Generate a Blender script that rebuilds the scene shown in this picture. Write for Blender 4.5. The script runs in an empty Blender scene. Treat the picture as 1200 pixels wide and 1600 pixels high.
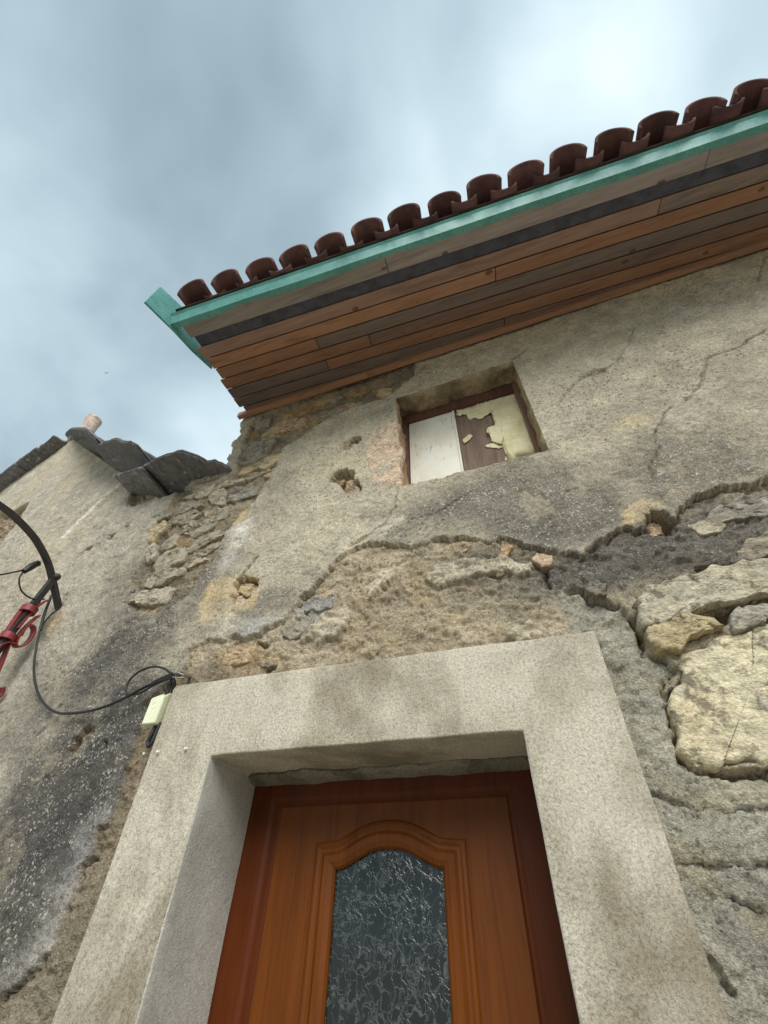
import bpy, bmesh, math, random
import numpy as np
from mathutils import Vector, Matrix

# ------------------------------------------------------------------ camera, sky, sun, exposure
SC = bpy.context.scene
COL = SC.collection
FPX, PITCH, YAW, ROLL = 680.0, math.radians(44.68), math.radians(-19.55), math.radians(1.86)
CAM = np.array([0.0, -1.34, 1.65])


def cam_axes(p, y, r):
    cy, sy, cp, sp = math.cos(y), math.sin(y), math.cos(p), math.sin(p)
    fwd = np.array([sy * cp, cy * cp, sp])
    right = np.array([cy, -sy, 0.0])
    up = np.cross(right, fwd)
    return math.cos(r) * right + math.sin(r) * up, -math.sin(r) * right + math.cos(r) * up, fwd


CA, CB, CF = cam_axes(PITCH, YAW, ROLL)
cd = bpy.data.cameras.new('camera')
cd.sensor_fit = 'VERTICAL'
cd.sensor_height = 24.0
cd.lens = 24.0 * FPX / 1600.0
cd.clip_start = 0.02
cd.clip_end = 2000.0
cam = bpy.data.objects.new('camera', cd)
COL.objects.link(cam)
cam.matrix_world = Matrix(((CA[0], CB[0], -CF[0], CAM[0]), (CA[1], CB[1], -CF[1], CAM[1]),
                           (CA[2], CB[2], -CF[2], CAM[2]), (0, 0, 0, 1)))
SC.camera = cam

SUN_EL, SUN_AZ = math.radians(40), math.radians(160)     # azimuth measured from +Y towards +X
sd = bpy.data.lights.new('sun', 'SUN')
sd.energy = 1.5
sd.angle = math.radians(35)
sd.color = (1.0, 0.97, 0.925)
sun = bpy.data.objects.new('sun', sd)
COL.objects.link(sun)
sdir = Vector((math.sin(SUN_AZ) * math.cos(SUN_EL), math.cos(SUN_AZ) * math.cos(SUN_EL), math.sin(SUN_EL)))
sun.rotation_euler = sdir.to_track_quat('Z', 'Y').to_euler()
sun.location = (-3, -6, 12)

SC.view_settings.view_transform = 'Standard'
SC.view_settings.look = 'None'
SC.view_settings.gamma = 1.0
SC.view_settings.use_curve_mapping = False
SC.view_settings.exposure = 1.25


def lin(r, g, b, k=1.0):
    f = lambda c: ((c / 255 + 0.055) / 1.055) ** 2.4 if c > 10 else c / 255 / 12.92
    return np.array([f(r) * k, f(g) * k, f(b) * k])


class NT:
    """small node-tree helper"""
    def __init__(s, tree):
        s.t = tree
        s.t.nodes.clear()

    def n(s, typ, props=None, **ins):
        nd = s.t.nodes.new(typ)
        for k, v in (props or {}).items():
            setattr(nd, k, v)
        for k, v in ins.items():
            key = int(k[1:]) if k[0] == 'i' and k[1:].isdigit() else k.replace('_', ' ')
            s.set(nd.inputs[key], v)
        return nd

    def set(s, sock, v):
        if isinstance(v, bpy.types.NodeSocket):
            s.t.links.new(v, sock)
        elif isinstance(v, bpy.types.Node):
            s.t.links.new(v.outputs[0], sock)
        else:
            sock.default_value = v

    def math(s, op, a, b=0.0, c=0.0, clamp=False):
        return s.n('ShaderNodeMath', dict(operation=op, use_clamp=clamp), i0=a, i1=b, i2=c).outputs[0]

    def mix(s, fac, a, b, blend='MIX'):
        nd = s.n('ShaderNodeMix', dict(data_type='RGBA', blend_type=blend, clamp_factor=True))
        s.set(nd.inputs[0], fac)
        for k, v in ((6, a), (7, b)):
            if isinstance(v, (tuple, list, np.ndarray)):
                v = tuple(float(x) for x in v)[:3] + (1.0,)
            s.set(nd.inputs[k], v)
        return nd.outputs[2]

    def ramp(s, fac, *stops):
        nd = s.n('ShaderNodeValToRGB')
        s.set(nd.inputs[0], fac)
        el = nd.color_ramp.elements
        while len(el) < len(stops):
            el.new(0.5)
        for e, (p, c) in zip(el, stops):
            e.position = p
            e.color = (c, c, c, 1) if isinstance(c, (int, float)) else tuple(float(x) for x in c)[:3] + (1,)
        return nd.outputs[0]

    def noise(s, vec, scale, detail=4.0, rough=0.55, dist=0.0, out=0):
        nd = s.n('ShaderNodeTexNoise', dict(noise_dimensions='3D'), Scale=scale, Detail=detail, Roughness=rough, Distortion=dist)
        if vec is not None:
            s.set(nd.inputs['Vector'], vec)
        return nd.outputs[out]

    def voro(s, vec, scale, feature='F1', out='Distance', rnd=1.0):
        nd = s.n('ShaderNodeTexVoronoi', dict(feature=feature), Scale=scale, Randomness=rnd)
        s.set(nd.inputs['Vector'], vec)
        return nd.outputs[out]

    def mapping(s, vec, scale=(1, 1, 1), loc=(0, 0, 0), rot=(0, 0, 0)):
        nd = s.n('ShaderNodeMapping', None, Scale=scale, Location=loc, Rotation=rot)
        s.set(nd.inputs['Vector'], vec)
        return nd.outputs[0]


# world: thick cloud cover with thinner places, over a clear-sky texture
W_ = bpy.data.worlds.new('World')
SC.world = W_
W_.use_nodes = True
t = NT(W_.node_tree)
tc = t.n('ShaderNodeTexCoord').outputs['Generated']
sky = t.n('ShaderNodeTexSky', dict(sky_type='NISHITA', sun_disc=False, sun_elevation=SUN_EL, sun_rotation=SUN_AZ))
skyc = t.mix(1.0, sky.outputs[0], (0.10, 0.10, 0.10), 'MULTIPLY')
sx = t.n('ShaderNodeSeparateXYZ', None, Vector=tc)
zz = t.math('ADD', t.math('ABSOLUTE', sx.outputs[2]), 0.45)
pv = t.n('ShaderNodeCombineXYZ', None, X=t.math('DIVIDE', sx.outputs[0], zz), Y=t.math('DIVIDE', sx.outputs[1], zz), Z=0.37)
n1 = t.noise(t.mapping(pv.outputs[0], (1.0, 1.0, 1.0), (27.76, 15.56, 0.0)), 1.35, 4, 0.5, 0.25)
n2 = t.noise(t.mapping(pv.outputs[0], (1.0, 1.0, 1.0), (27.10, 11.20, 0.0)), 4.2, 6, 0.5, 0.3)
nn = t.math('ADD', t.math('MULTIPLY', n1, 0.8), t.math('MULTIPLY', n2, 0.2))
cloud = t.ramp(nn, (0.33, lin(104, 120, 131)), (0.45, lin(135, 153, 163)), (0.56, lin(168, 186, 194)), (0.70, lin(216, 229, 233)))
skymix = t.mix(0.96, skyc, cloud)
bg = t.n('ShaderNodeBackground', None, Color=skymix, Strength=0.70)
t.n('ShaderNodeOutputWorld', None, Surface=bg)

# ------------------------------------------------------------------ pixel rays onto real surfaces
KN = 0.15          # the neighbour's front swings back from the shared corner


def ray(px, py):
    return (px - 600) / FPX * CA - (py - 800) / FPX * CB + CF


def hit(px, py, n, c):
    d = ray(px, py)
    n = np.asarray(n, float)
    return CAM + (c - CAM @ n) / (d @ n) * d


def base_y(x):
    """distance of the bare wall line behind y = 0"""
    return np.where(x < -1.6, KN * (-1.6 - x), 0.0)


def on_wall(px, py, out=0.0):
    q = hit(px, py, (0, 1, 0), -out)
    if q[0] < -1.6:
        q = hit(px, py, (KN, 1, 0), -KN * 1.6 - out)
    return q


def wpoly(pts):
    return np.array([on_wall(*p)[[0, 2]] for p in pts])


def crop(ox, oy, s, pts):
    return [(ox + x / s, oy + y / s) for x, y in pts]


# ------------------------------------------------------------------ noise in numpy
def hash2(ix, iy, s):
    n = (ix * 374761393 + iy * 668265263 + s * 1274126177) & 0xffffffff
    n = ((n ^ (n >> 13)) * 1274126177) & 0xffffffff
    return ((n ^ (n >> 16)) & 0xffff) / 65535.0


def vnoise(x, y, s=0):
    x0 = np.floor(x).astype(np.int64)
    y0 = np.floor(y).astype(np.int64)
    fx, fy = x - x0, y - y0
    fx = fx * fx * fx * (fx * (fx * 6 - 15) + 10)
    fy = fy * fy * fy * (fy * (fy * 6 - 15) + 10)
    a, b = hash2(x0, y0, s), hash2(x0 + 1, y0, s)
    c, d = hash2(x0, y0 + 1, s), hash2(x0 + 1, y0 + 1, s)
    return (a + (b - a) * fx) * (1 - fy) + (c + (d - c) * fx) * fy


def fbm(x, y, f, octs=4, s=0, g=0.5):
    """-1..1"""
    o, a, tot = 0.0, 1.0, 0.0
    for k in range(octs):
        ca, sa = math.cos(k * 0.9 + s), math.sin(k * 0.9 + s)
        o = o + a * (vnoise((x * ca - y * sa) * f + 13.7 * s, (x * sa + y * ca) * f + 5.1 * s, s * 17 + k) * 2 - 1)
        tot += a
        a *= g
        f *= 2.03
    return o / tot * 1.6


def ridged(x, y, f, octs=4, s=0):
    o, a, tot = 0.0, 1.0, 0.0
    for k in range(octs):
        ca, sa = math.cos(k * 0.9 + s), math.sin(k * 0.9 + s)
        v = 1 - np.abs(vnoise((x * ca - y * sa) * f + 3.7 * s, (x * sa + y * ca) * f, s * 31 + k) * 2 - 1)
        o = o + a * v * v
        tot += a
        a *= 0.5
        f *= 2.1
    return o / tot


def worley(x, y, f, s=0):
    """F1, F2 distances and a cell id value"""
    x, y = x * f, y * f
    xi, yi = np.floor(x).astype(np.int64), np.floor(y).astype(np.int64)
    f1 = np.full(x.shape, 9.0)
    f2 = np.full(x.shape, 9.0)
    cid = np.zeros(x.shape)
    for dx in (-1, 0, 1):
        for dy in (-1, 0, 1):
            cx, cy = xi + dx, yi + dy
            px = cx + hash2(cx, cy, s)
            py = cy + hash2(cx, cy, s + 71)
            d = np.hypot(px - x, py - y)
            near = d < f1
            f2 = np.where(near, f1, np.minimum(f2, d))
            cid = np.where(near, hash2(cx, cy, s + 5), cid)
            f1 = np.where(near, d, f1)
    return f1, f2, cid


def sdf(X, Z, poly, pad=0.12):
    """signed distance to a polygon, positive inside, -pad when far off"""
    P = np.asarray(poly)
    out = np.full(X.shape, -pad)
    m = (X > P[:, 0].min() - pad) & (X < P[:, 0].max() + pad) & (Z > P[:, 1].min() - pad) & (Z < P[:, 1].max() + pad)
    x, z = X[m], Z[m]
    if x.size == 0:
        return out
    d = np.full(x.shape, 1e9)
    ins = np.zeros(x.shape, bool)
    for (ax, az), (bx, bz) in zip(P, np.roll(P, -1, 0)):
        ex, ez = bx - ax, bz - az
        tt = np.clip(((x - ax) * ex + (z - az) * ez) / (ex * ex + ez * ez + 1e-12), 0, 1)
        d = np.minimum(d, np.hypot(x - ax - tt * ex, z - az - tt * ez))
        c = ((az > z) != (bz > z))
        ins ^= c & (x < (bx - ax) * (z - az) / (bz - az + 1e-12) + ax)
    out[m] = np.where(ins, d, -d)
    return out


def dline(X, Z, pts, pad=0.1):
    P = np.asarray(pts)
    out = np.full(X.shape, pad)
    m = (X > P[:, 0].min() - pad) & (X < P[:, 0].max() + pad) & (Z > P[:, 1].min() - pad) & (Z < P[:, 1].max() + pad)
    x, z = X[m], Z[m]
    d = np.full(x.shape, pad)
    for (ax, az), (bx, bz) in zip(P[:-1], P[1:]):
        ex, ez = bx - ax, bz - az
        tt = np.clip(((x - ax) * ex + (z - az) * ez) / (ex * ex + ez * ez + 1e-12), 0, 1)
        d = np.minimum(d, np.hypot(x - ax - tt * ex, z - az - tt * ez))
    out[m] = d
    return out


def ss(x, a, b):
    q = np.clip((x - a) / (b - a), 0, 1)
    return q * q * (3 - 2 * q)


# ------------------------------------------------------------------ object helpers
def tag(o, label=None, cat=None, group=None, kind=None):
    if label: o['label'] = label
    if cat: o['category'] = cat
    if group: o['group'] = group
    if kind: o['kind'] = kind
    return o


def empty(name, loc=(0, 0, 0), parent=None):
    o = bpy.data.objects.new(name, None)
    o.empty_display_size = 0.1
    COL.objects.link(o)
    if parent:
        o.parent = parent
        o.matrix_parent_inverse = parent_world(parent).inverted()
    o.location = loc
    return o


def parent_world(p):
    m = Matrix.Identity(4)
    while p is not None:
        m = p.matrix_parent_inverse @ (Matrix.Translation(p.location) @ p.rotation_euler.to_matrix().to_4x4()) @ m if p.parent else (Matrix.Translation(p.location) @ p.rotation_euler.to_matrix().to_4x4()) @ m
        p = p.parent
    return m


def link(name, me, mat, parent=None, color=None, smooth=True):
    o = bpy.data.objects.new(name, me)
    COL.objects.link(o)
    if mat and not me.materials:
        me.materials.append(mat)
    if parent:
        o.parent = parent
        o.matrix_parent_inverse = parent_world(parent).inverted()
    if color is not None:
        o.color = tuple(float(c) for c in color)[:3] + (1,)
    if smooth:
        me.shade_smooth()
    return o


def mesh(verts, faces):
    me = bpy.data.meshes.new('m')
    me.from_pydata([tuple(map(float, v)) for v in verts], [], faces)
    me.update()
    return me


def fixn(me):
    bm = bmesh.new()
    bm.from_mesh(me)
    bmesh.ops.recalc_face_normals(bm, faces=bm.faces)
    bm.to_mesh(me)
    bm.free()
    return me


HEX = [(0, 3, 2, 1), (4, 5, 6, 7), (0, 1, 5, 4), (1, 2, 6, 5), (2, 3, 7, 6), (3, 0, 4, 7)]


def hexa(pts, bevel=0.0, seg=2):
    """eight corner points (bottom loop, top loop) as one closed block"""
    me = fixn(mesh(pts, HEX))
    if bevel:
        bm = bmesh.new()
        bm.from_mesh(me)
        bmesh.ops.bevel(bm, geom=list(bm.edges), offset=bevel, segments=seg, affect='EDGES', profile=0.6)
        bm.to_mesh(me)
        bm.free()
    return me


def box(x0, x1, y0, y1, z0, z1, bevel=0.0):
    return hexa([(x0, y0, z0), (x1, y0, z0), (x1, y1, z0), (x0, y1, z0), (x0, y0, z1), (x1, y0, z1), (x1, y1, z1), (x0, y1, z1)], bevel)


def smooth_path(pts, n=6):
    P = [np.array(p, float) for p in pts]
    P = [2 * P[0] - P[1]] + P + [2 * P[-1] - P[-2]]
    out = []
    for i in range(1, len(P) - 2):
        for k in range(n):
            u = k / n
            a, b, c, d = P[i - 1], P[i], P[i + 1], P[i + 2]
            out.append(0.5 * ((2 * b) + (c - a) * u + (2 * a - 5 * b + 4 * c - d) * u * u + (3 * b - a - 3 * c + d) * u ** 3))
    out.append(P[-2])
    return out


def tube(pts, r, seg=8, n=6):
    P = smooth_path(pts, n) if n else [np.array(p, float) for p in pts]
    vs, fs = [], []
    up = np.array([0.13, 0.2, 1.0])
    for i, p in enumerate(P):
        d = P[min(i + 1, len(P) - 1)] - P[max(i - 1, 0)]
        d = d / (np.linalg.norm(d) + 1e-9)
        a = np.cross(d, up)
        a /= np.linalg.norm(a) + 1e-9
        b = np.cross(d, a)
        rr = r(i / (len(P) - 1)) if callable(r) else r
        for k in range(seg):
            th = 2 * math.pi * k / seg
            vs.append(p + rr * (math.cos(th) * a + math.sin(th) * b))
    for i in range(len(P) - 1):
        for k in range(seg):
            fs.append((i * seg + k, i * seg + (k + 1) % seg, (i + 1) * seg + (k + 1) % seg, (i + 1) * seg + k))
    fs.append(tuple(range(seg))[::-1])
    fs.append(tuple(range((len(P) - 1) * seg, len(P) * seg)))
    return fixn(mesh(vs, fs))


def strip(pts, wdir, width, th, n=6):
    """flat iron band swept along a path; wdir is its width direction"""
    P = smooth_path(pts, n)
    w = np.array(wdir, float)
    w /= np.linalg.norm(w)
    vs, fs = [], []
    for i, p in enumerate(P):
        d = P[min(i + 1, len(P) - 1)] - P[max(i - 1, 0)]
        nn_ = np.cross(d, w)
        nn_ /= np.linalg.norm(nn_) + 1e-9
        for a, b in ((-1, -1), (1, -1), (1, 1), (-1, 1)):
            vs.append(p + w * width / 2 * a + nn_ * th / 2 * b)
    for i in range(len(P) - 1):
        for k in range(4):
            fs.append((i * 4 + k, i * 4 + (k + 1) % 4, i * 4 + 4 + (k + 1) % 4, i * 4 + 4 + k))
    fs.append((3, 2, 1, 0))
    m = (len(P) - 1) * 4
    fs.append((m, m + 1, m + 2, m + 3))
    return fixn(mesh(vs, fs))


# ------------------------------------------------------------------ materials
def principled(name):
    m = bpy.data.materials.new(name)
    m.use_nodes = True
    t = NT(m.node_tree)
    b = t.n('ShaderNodeBsdfPrincipled')
    t.n('ShaderNodeOutputMaterial', None, Surface=b)
    return m, t, b


def bump(t, b, h, strength=0.5, dist=0.01):
    bp = t.n('ShaderNodeBump', None, Strength=strength, Distance=dist, Height=h)
    t.set(b.inputs['Normal'], bp.outputs[0])
    return bp


def wall_material():
    m, t, b = principled('weathered_plaster')
    geo = t.n('ShaderNodeNewGeometry').outputs['Position']
    col = t.n('ShaderNodeAttribute', dict(attribute_name='Tint')).outputs['Color']
    aux = t.n('ShaderNodeAttribute', dict(attribute_name='Aux')).outputs['Color']
    ax = t.n('ShaderNodeSeparateColor', None, Color=aux)
    spk, rgh, drk = ax.outputs[0], ax.outputs[1], ax.outputs[2]
    g1 = t.noise(geo, 170, 3, 0.65)
    g2 = t.noise(geo, 55, 5, 0.72)
    g3 = t.noise(geo, 9, 6, 0.68)
    v = t.math('ADD', t.math('MULTIPLY', g1, 1.15), t.math('MULTIPLY', g2, 0.75))
    v = t.math('ADD', v, t.math('MULTIPLY', g3, 0.5))
    var = t.ramp(t.math('MULTIPLY', v, 0.45), (0.38, 0.42), (0.54, 1.0), (0.70, 1.6))
    c = t.mix(1.0, col, var, 'MULTIPLY')
    # pale grit showing in the render coat, and small dark dots of random size
    wv = t.n('ShaderNodeVectorMath', dict(operation='SCALE'), i0=t.noise(geo, 130, 3, 0.6, out=1))
    wv.inputs['Scale'].default_value = 0.012
    gw = t.n('ShaderNodeVectorMath', dict(operation='ADD'), i0=geo, i1=wv.outputs[0]).outputs[0]
    vc = t.n('ShaderNodeTexVoronoi', dict(feature='F1'), Scale=145.0)
    t.set(vc.inputs['Vector'], gw)
    rnd = t.n('ShaderNodeSeparateColor', None, Color=vc.outputs['Color'])
    size = t.math('MULTIPLY', t.math('POWER', rnd.outputs[0], 2.4), 0.80)
    size = t.math('MULTIPLY', size, t.ramp(t.noise(geo, 12, 4, 0.7), (0.36, 0.2), (0.6, 1.15)))
    grit = t.math('MULTIPLY', t.math('LESS_THAN', vc.outputs['Distance'], size), spk, clamp=True)
    grit = t.math('MULTIPLY', grit, t.math('ADD', t.math('MULTIPLY', rnd.outputs[1], 0.75), 0.25))
    c = t.mix(grit, c, lin(214, 208, 196))
    vd = t.n('ShaderNodeTexVoronoi', dict(feature='F1'), Scale=70.0)
    t.set(vd.inputs['Vector'], t.mapping(geo, loc=(4.2, 0, 1.3)))
    r2 = t.n('ShaderNodeSeparateColor', None, Color=vd.outputs['Color'])
    sz2 = t.math('MULTIPLY', t.math('POWER', r2.outputs[1], 2.5), 0.5)
    dots = t.math('MULTIPLY', t.math('LESS_THAN', vd.outputs['Distance'], sz2), drk, clamp=True)
    c = t.mix(dots, c, lin(66, 62, 58))
    t.set(b.inputs['Base Color'], c)
    b.inputs['Roughness'].default_value = 0.95
    b.inputs['Specular IOR Level'].default_value = 0.2
    h = t.math('ADD', t.math('MULTIPLY', t.noise(geo, 105, 5, 0.72), 1.0), t.math('MULTIPLY', t.noise(geo, 280, 3, 0.6), 0.4))
    h = t.math('ADD', h, t.math('MULTIPLY', grit, 0.25))
    h = t.math('MULTIPLY', h, t.math('ADD', t.math('MULTIPLY', rgh, 1.6), 0.35))
    bump(t, b, h, 1.0, 0.010)
    return m


def stone_material(name, streak=1.0, rough_bump=0.012, lichen=0.5):
    m, t, b = principled(name)
    oi = t.n('ShaderNodeObjectInfo')
    geo = t.n('ShaderNodeNewGeometry').outputs['Position']
    off = t.n('ShaderNodeVectorMath', dict(operation='ADD'), i0=geo, i1=t.n('ShaderNodeCombineXYZ', None, X=t.math('MULTIPLY', oi.outputs['Random'], 9.0)).outputs[0]).outputs[0]
    st = t.mapping(off, (1, 1, 2.2 * streak), rot=(0, 0.75, 0))
    g = t.math('ADD', t.math('MULTIPLY', t.noise(st, 22, 6, 0.62, 0.6), 0.6), t.math('MULTIPLY', t.noise(off, 120, 4, 0.6), 0.4))
    var = t.ramp(g, (0.33, 0.45), (0.5, 0.98), (0.66, 1.5))
    c = t.mix(1.0, oi.outputs['Color'], var, 'MULTIPLY')
    warm = t.ramp(t.noise(off, 7, 3, 0.6), (0.42, 0.0), (0.62, 1.0))
    c = t.mix(t.math('MULTIPLY', warm, 0.35), c, t.mix(1.0, c, (1.14, 0.99, 0.80), 'MULTIPLY'))
    li = t.ramp(t.noise(off, 14, 6, 0.7), (0.53, 0.0), (0.6, 1.0))
    c = t.mix(t.math('MULTIPLY', li, lichen), c, lin(84, 80, 74))
    wh = t.ramp(t.noise(t.mapping(off, loc=(2, 5, 1)), 19, 6, 0.7), (0.6, 0.0), (0.66, 1.0))
    c = t.mix(t.math('MULTIPLY', wh, 0.6), c, lin(205, 200, 186))
    t.set(b.inputs['Base Color'], c)
    b.inputs['Roughness'].default_value = 0.9
    b.inputs['Specular IOR Level'].default_value = 0.25
    h = t.math('ADD', t.noise(st, 30, 7, 0.7), t.math('MULTIPLY', t.noise(off, 140, 3, 0.6), 0.4))
    bump(t, b, h, 1.0, rough_bump)
    return m


def concrete_material(name, base, stain, grain=0.5, stain_scale=2.6, bumpd=0.004):
    m, t, b = principled(name)
    geo = t.n('ShaderNodeNewGeometry').outputs['Position']
    n = t.noise(t.mapping(geo, (1, 1, 0.7), loc=(1.7, 0, 4.4)), stain_scale, 6, 0.62, 0.4)
    c = t.mix(t.ramp(n, (0.45, 0.0), (0.64, 1.0)), base, stain)
    n2 = t.noise(t.mapping(geo, loc=(9, 2, 3)), 6.5, 6, 0.65)
    c = t.mix(t.math('MULTIPLY', t.ramp(n2, (0.5, 0.0), (0.72, 1.0)), 0.45), c, stain * np.array([0.8, 0.8, 0.78]))
    gr = t.ramp(t.math('ADD', t.math('MULTIPLY', t.noise(geo, 130, 3, 0.7), 0.6), t.math('MULTIPLY', t.noise(geo, 320, 2, 0.6), 0.4)), (0.36, 1 - grain), (0.5, 1.0), (0.66, 1 + grain * 0.7))
    c = t.mix(1.0, c, gr, 'MULTIPLY')
    t.set(b.inputs['Base Color'], c)
    b.inputs['Roughness'].default_value = 0.93
    b.inputs['Specular IOR Level'].default_value = 0.2
    h = t.math('ADD', t.noise(geo, 210, 4, 0.7), t.math('MULTIPLY', t.noise(geo, 14, 4, 0.6), 1.6))
    bump(t, b, h, 0.8, bumpd)
    return m


def wood_material(name, axis='X', gscale=14.0, contrast=0.5, rough=0.7, knots=True, objcol=True, base=(0.3, 0.1, 0.03), dark=(0.1, 0.05, 0.03), spec=0.3, bumpd=0.002):
    m, t, b = principled(name)
    oi = t.n('ShaderNodeObjectInfo')
    geo = t.n('ShaderNodeNewGeometry').outputs['Position']
    off = t.n('ShaderNodeVectorMath', dict(operation='ADD'), i0=geo, i1=t.n('ShaderNodeCombineXYZ', None, X=t.math('MULTIPLY', oi.outputs['Random'], 31.0), Y=t.math('MULTIPLY', oi.outputs['Random'], 17.0)).outputs[0]).outputs[0]
    sc = {'X': (0.06, 1, 1), 'Z': (1, 1, 0.05)}[axis]
    st = t.mapping(off, sc)
    g = t.noise(st, gscale * 5, 5, 0.6, 0.8)
    g2 = t.noise(t.mapping(off, tuple(3 * s if s < 1 else s for s in sc)), gscale, 4, 0.6, 1.2)
    gg = t.math('ADD', t.math('MULTIPLY', g, 0.6), t.math('MULTIPLY', g2, 0.4))
    var = t.ramp(gg, (0.3, 1 - contrast), (0.5, 1.0), (0.72, 1 + contrast * 0.7))
    bc = oi.outputs['Color'] if objcol else t.n('ShaderNodeRGB').outputs[0]
    if not objcol:
        bc.default_value = tuple(base) + (1,)
    c = t.mix(1.0, bc, var, 'MULTIPLY')
    if knots:
        kv = t.n('ShaderNodeTexVoronoi', dict(feature='F1'), Scale=7.0)
        t.set(kv.inputs['Vector'], t.mapping(off, (0.8, 1.3, 1.3)))
        kc = t.n('ShaderNodeSeparateColor', None, Color=kv.outputs['Color'])
        kn = t.math('LESS_THAN', t.math('ADD', kv.outputs['Distance'], t.math('MULTIPLY', t.noise(off, 60, 2), 0.06)), t.math('MULTIPLY', kc.outputs[0], 0.17))
        c = t.mix(t.math('MULTIPLY', kn, 0.8), c, tuple(dark))
    t.set(b.inputs['Base Color'], c)
    t.set(b.inputs['Roughness'], t.math('ADD', t.math('MULTIPLY', gg, 0.25), rough - 0.12))
    b.inputs['Specular IOR Level'].default_value = spec
    bump(t, b, gg, 0.6, bumpd)
    return m


def paint_material(name, base, alt, rough=0.5, spec=0.4, scale=6.0, amt=1.0, metallic=0.0, bumpd=0.001):
    m, t, b = principled(name)
    geo = t.n('ShaderNodeNewGeometry').outputs['Position']
    n = t.noise(geo, scale, 6, 0.65, 0.3)
    c = t.mix(t.math('MULTIPLY', t.ramp(n, (0.42, 0.0), (0.66, 1.0)), amt), tuple(base), tuple(alt))
    f = t.ramp(t.noise(geo, scale * 22, 3, 0.6), (0.35, 0.82), (0.65, 1.15))
    f = t.mix(1.0, f, t.n('ShaderNodeObjectInfo').outputs['Color'], 'MULTIPLY')
    t.set(b.inputs['Base Color'], t.mix(1.0, c, f, 'MULTIPLY'))
    t.set(b.inputs['Roughness'], t.math('ADD', t.math('MULTIPLY', n, 0.3), rough - 0.15))
    b.inputs['Specular IOR Level'].default_value = spec
    b.inputs['Metallic'].default_value = metallic
    bump(t, b, t.noise(geo, scale * 10, 4, 0.6), 0.5, bumpd)
    return m


M_WALL = wall_material()
M_STONE = stone_material('rubble_stone', 1.0, 0.014)
M_BLOCK = stone_material('rough_hewn_block', 0.8, 0.014, 0.7)
M_SLATE = stone_material('dark_roof_slab', 1.0, 0.008, 0.35)
M_SURR = concrete_material('cast_surround', lin(192, 184, 166), lin(142, 132, 113), 0.45)
M_SMORTAR = concrete_material('grey_mortar', lin(150, 143, 126), lin(110, 102, 88), 0.5, 9.0, 0.012)
M_PLANK = wood_material('soffit_wood', 'X', 10.0, 0.45, 0.75)
M_GREYWOOD = wood_material('weathered_board', 'X', 10.0, 0.4, 0.85)
M_DOOR = wood_material('varnished_door_wood', 'Z', 9.0, 0.42, 0.45, knots=False, spec=0.22, bumpd=0.0007)
M_OLDWOOD = wood_material('old_dark_wood', 'Z', 16.0, 0.6, 0.85, bumpd=0.004)
M_GREEN = paint_material('green_sheet_metal', lin(92, 156, 148), lin(72, 132, 128), 0.5, 0.4, 5.0)
M_VENT = paint_material('slate_grey_strip', lin(86, 86, 96), lin(66, 68, 76), 0.8, 0.2, 12.0)
M_TILE = paint_material('clay_tile', lin(108, 78, 76), lin(84, 66, 68), 0.9, 0.15, 14.0, bumpd=0.004)
M_DECK = paint_material('dark_sheathing', lin(70, 62, 56), lin(52, 46, 42), 0.9, 0.1, 10.0)
M_IRON = paint_material('black_iron', lin(44, 42, 42), lin(60, 52, 46), 0.55, 0.4, 30.0)
M_RED = paint_material('red_painted_iron', lin(140, 52, 52), lin(108, 42, 44), 0.5, 0.4, 24.0)
M_CABLE = paint_material('black_cable', lin(30, 30, 31), lin(44, 43, 42), 0.5, 0.4, 60.0)
M_BOX = paint_material('cream_plastic', lin(226, 228, 196), lin(206, 206, 176), 0.45, 0.4, 18.0, 0.5)
M_WIRE = paint_material('zinc_wire', lin(150, 146, 140), lin(110, 92, 76), 0.4, 0.5, 50.0, 1.0, 0.6)
M_BIRD = paint_material('dark_feathers', lin(40, 38, 38), lin(60, 56, 54), 0.9, 0.1, 30.0)


def scuffed_white():
    m, t, b = principled('scuffed_white_paint')
    geo = t.n('ShaderNodeNewGeometry').outputs['Position']
    c = t.mix(t.ramp(t.noise(geo, 5, 5, 0.6), (0.4, 0.0), (0.7, 1.0)), lin(240, 237, 224), lin(220, 214, 194))
    st = t.noise(t.mapping(geo, (70, 70, 13), rot=(0, 0.12, 0)), 1.0, 4, 0.65, 0.4)
    blot = t.ramp(t.noise(t.mapping(geo, loc=(3, 1, 0)), 5.5, 3, 0.6), (0.45, 0.0), (0.6, 1.0))
    sc = t.math('MULTIPLY', t.math('GREATER_THAN', st, 0.6), blot)
    c = t.mix(t.math('MULTIPLY', sc, 0.75), c, lin(110, 88, 70))
    t.set(b.inputs['Base Color'], c)
    b.inputs['Roughness'].default_value = 0.6
    bump(t, b, st, 0.3, 0.002)
    return m


M_WHITE = scuffed_white()
M_CREAM = paint_material('old_cream_paint', lin(232, 224, 186), lin(206, 194, 150), 0.65, 0.3, 9.0)


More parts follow.
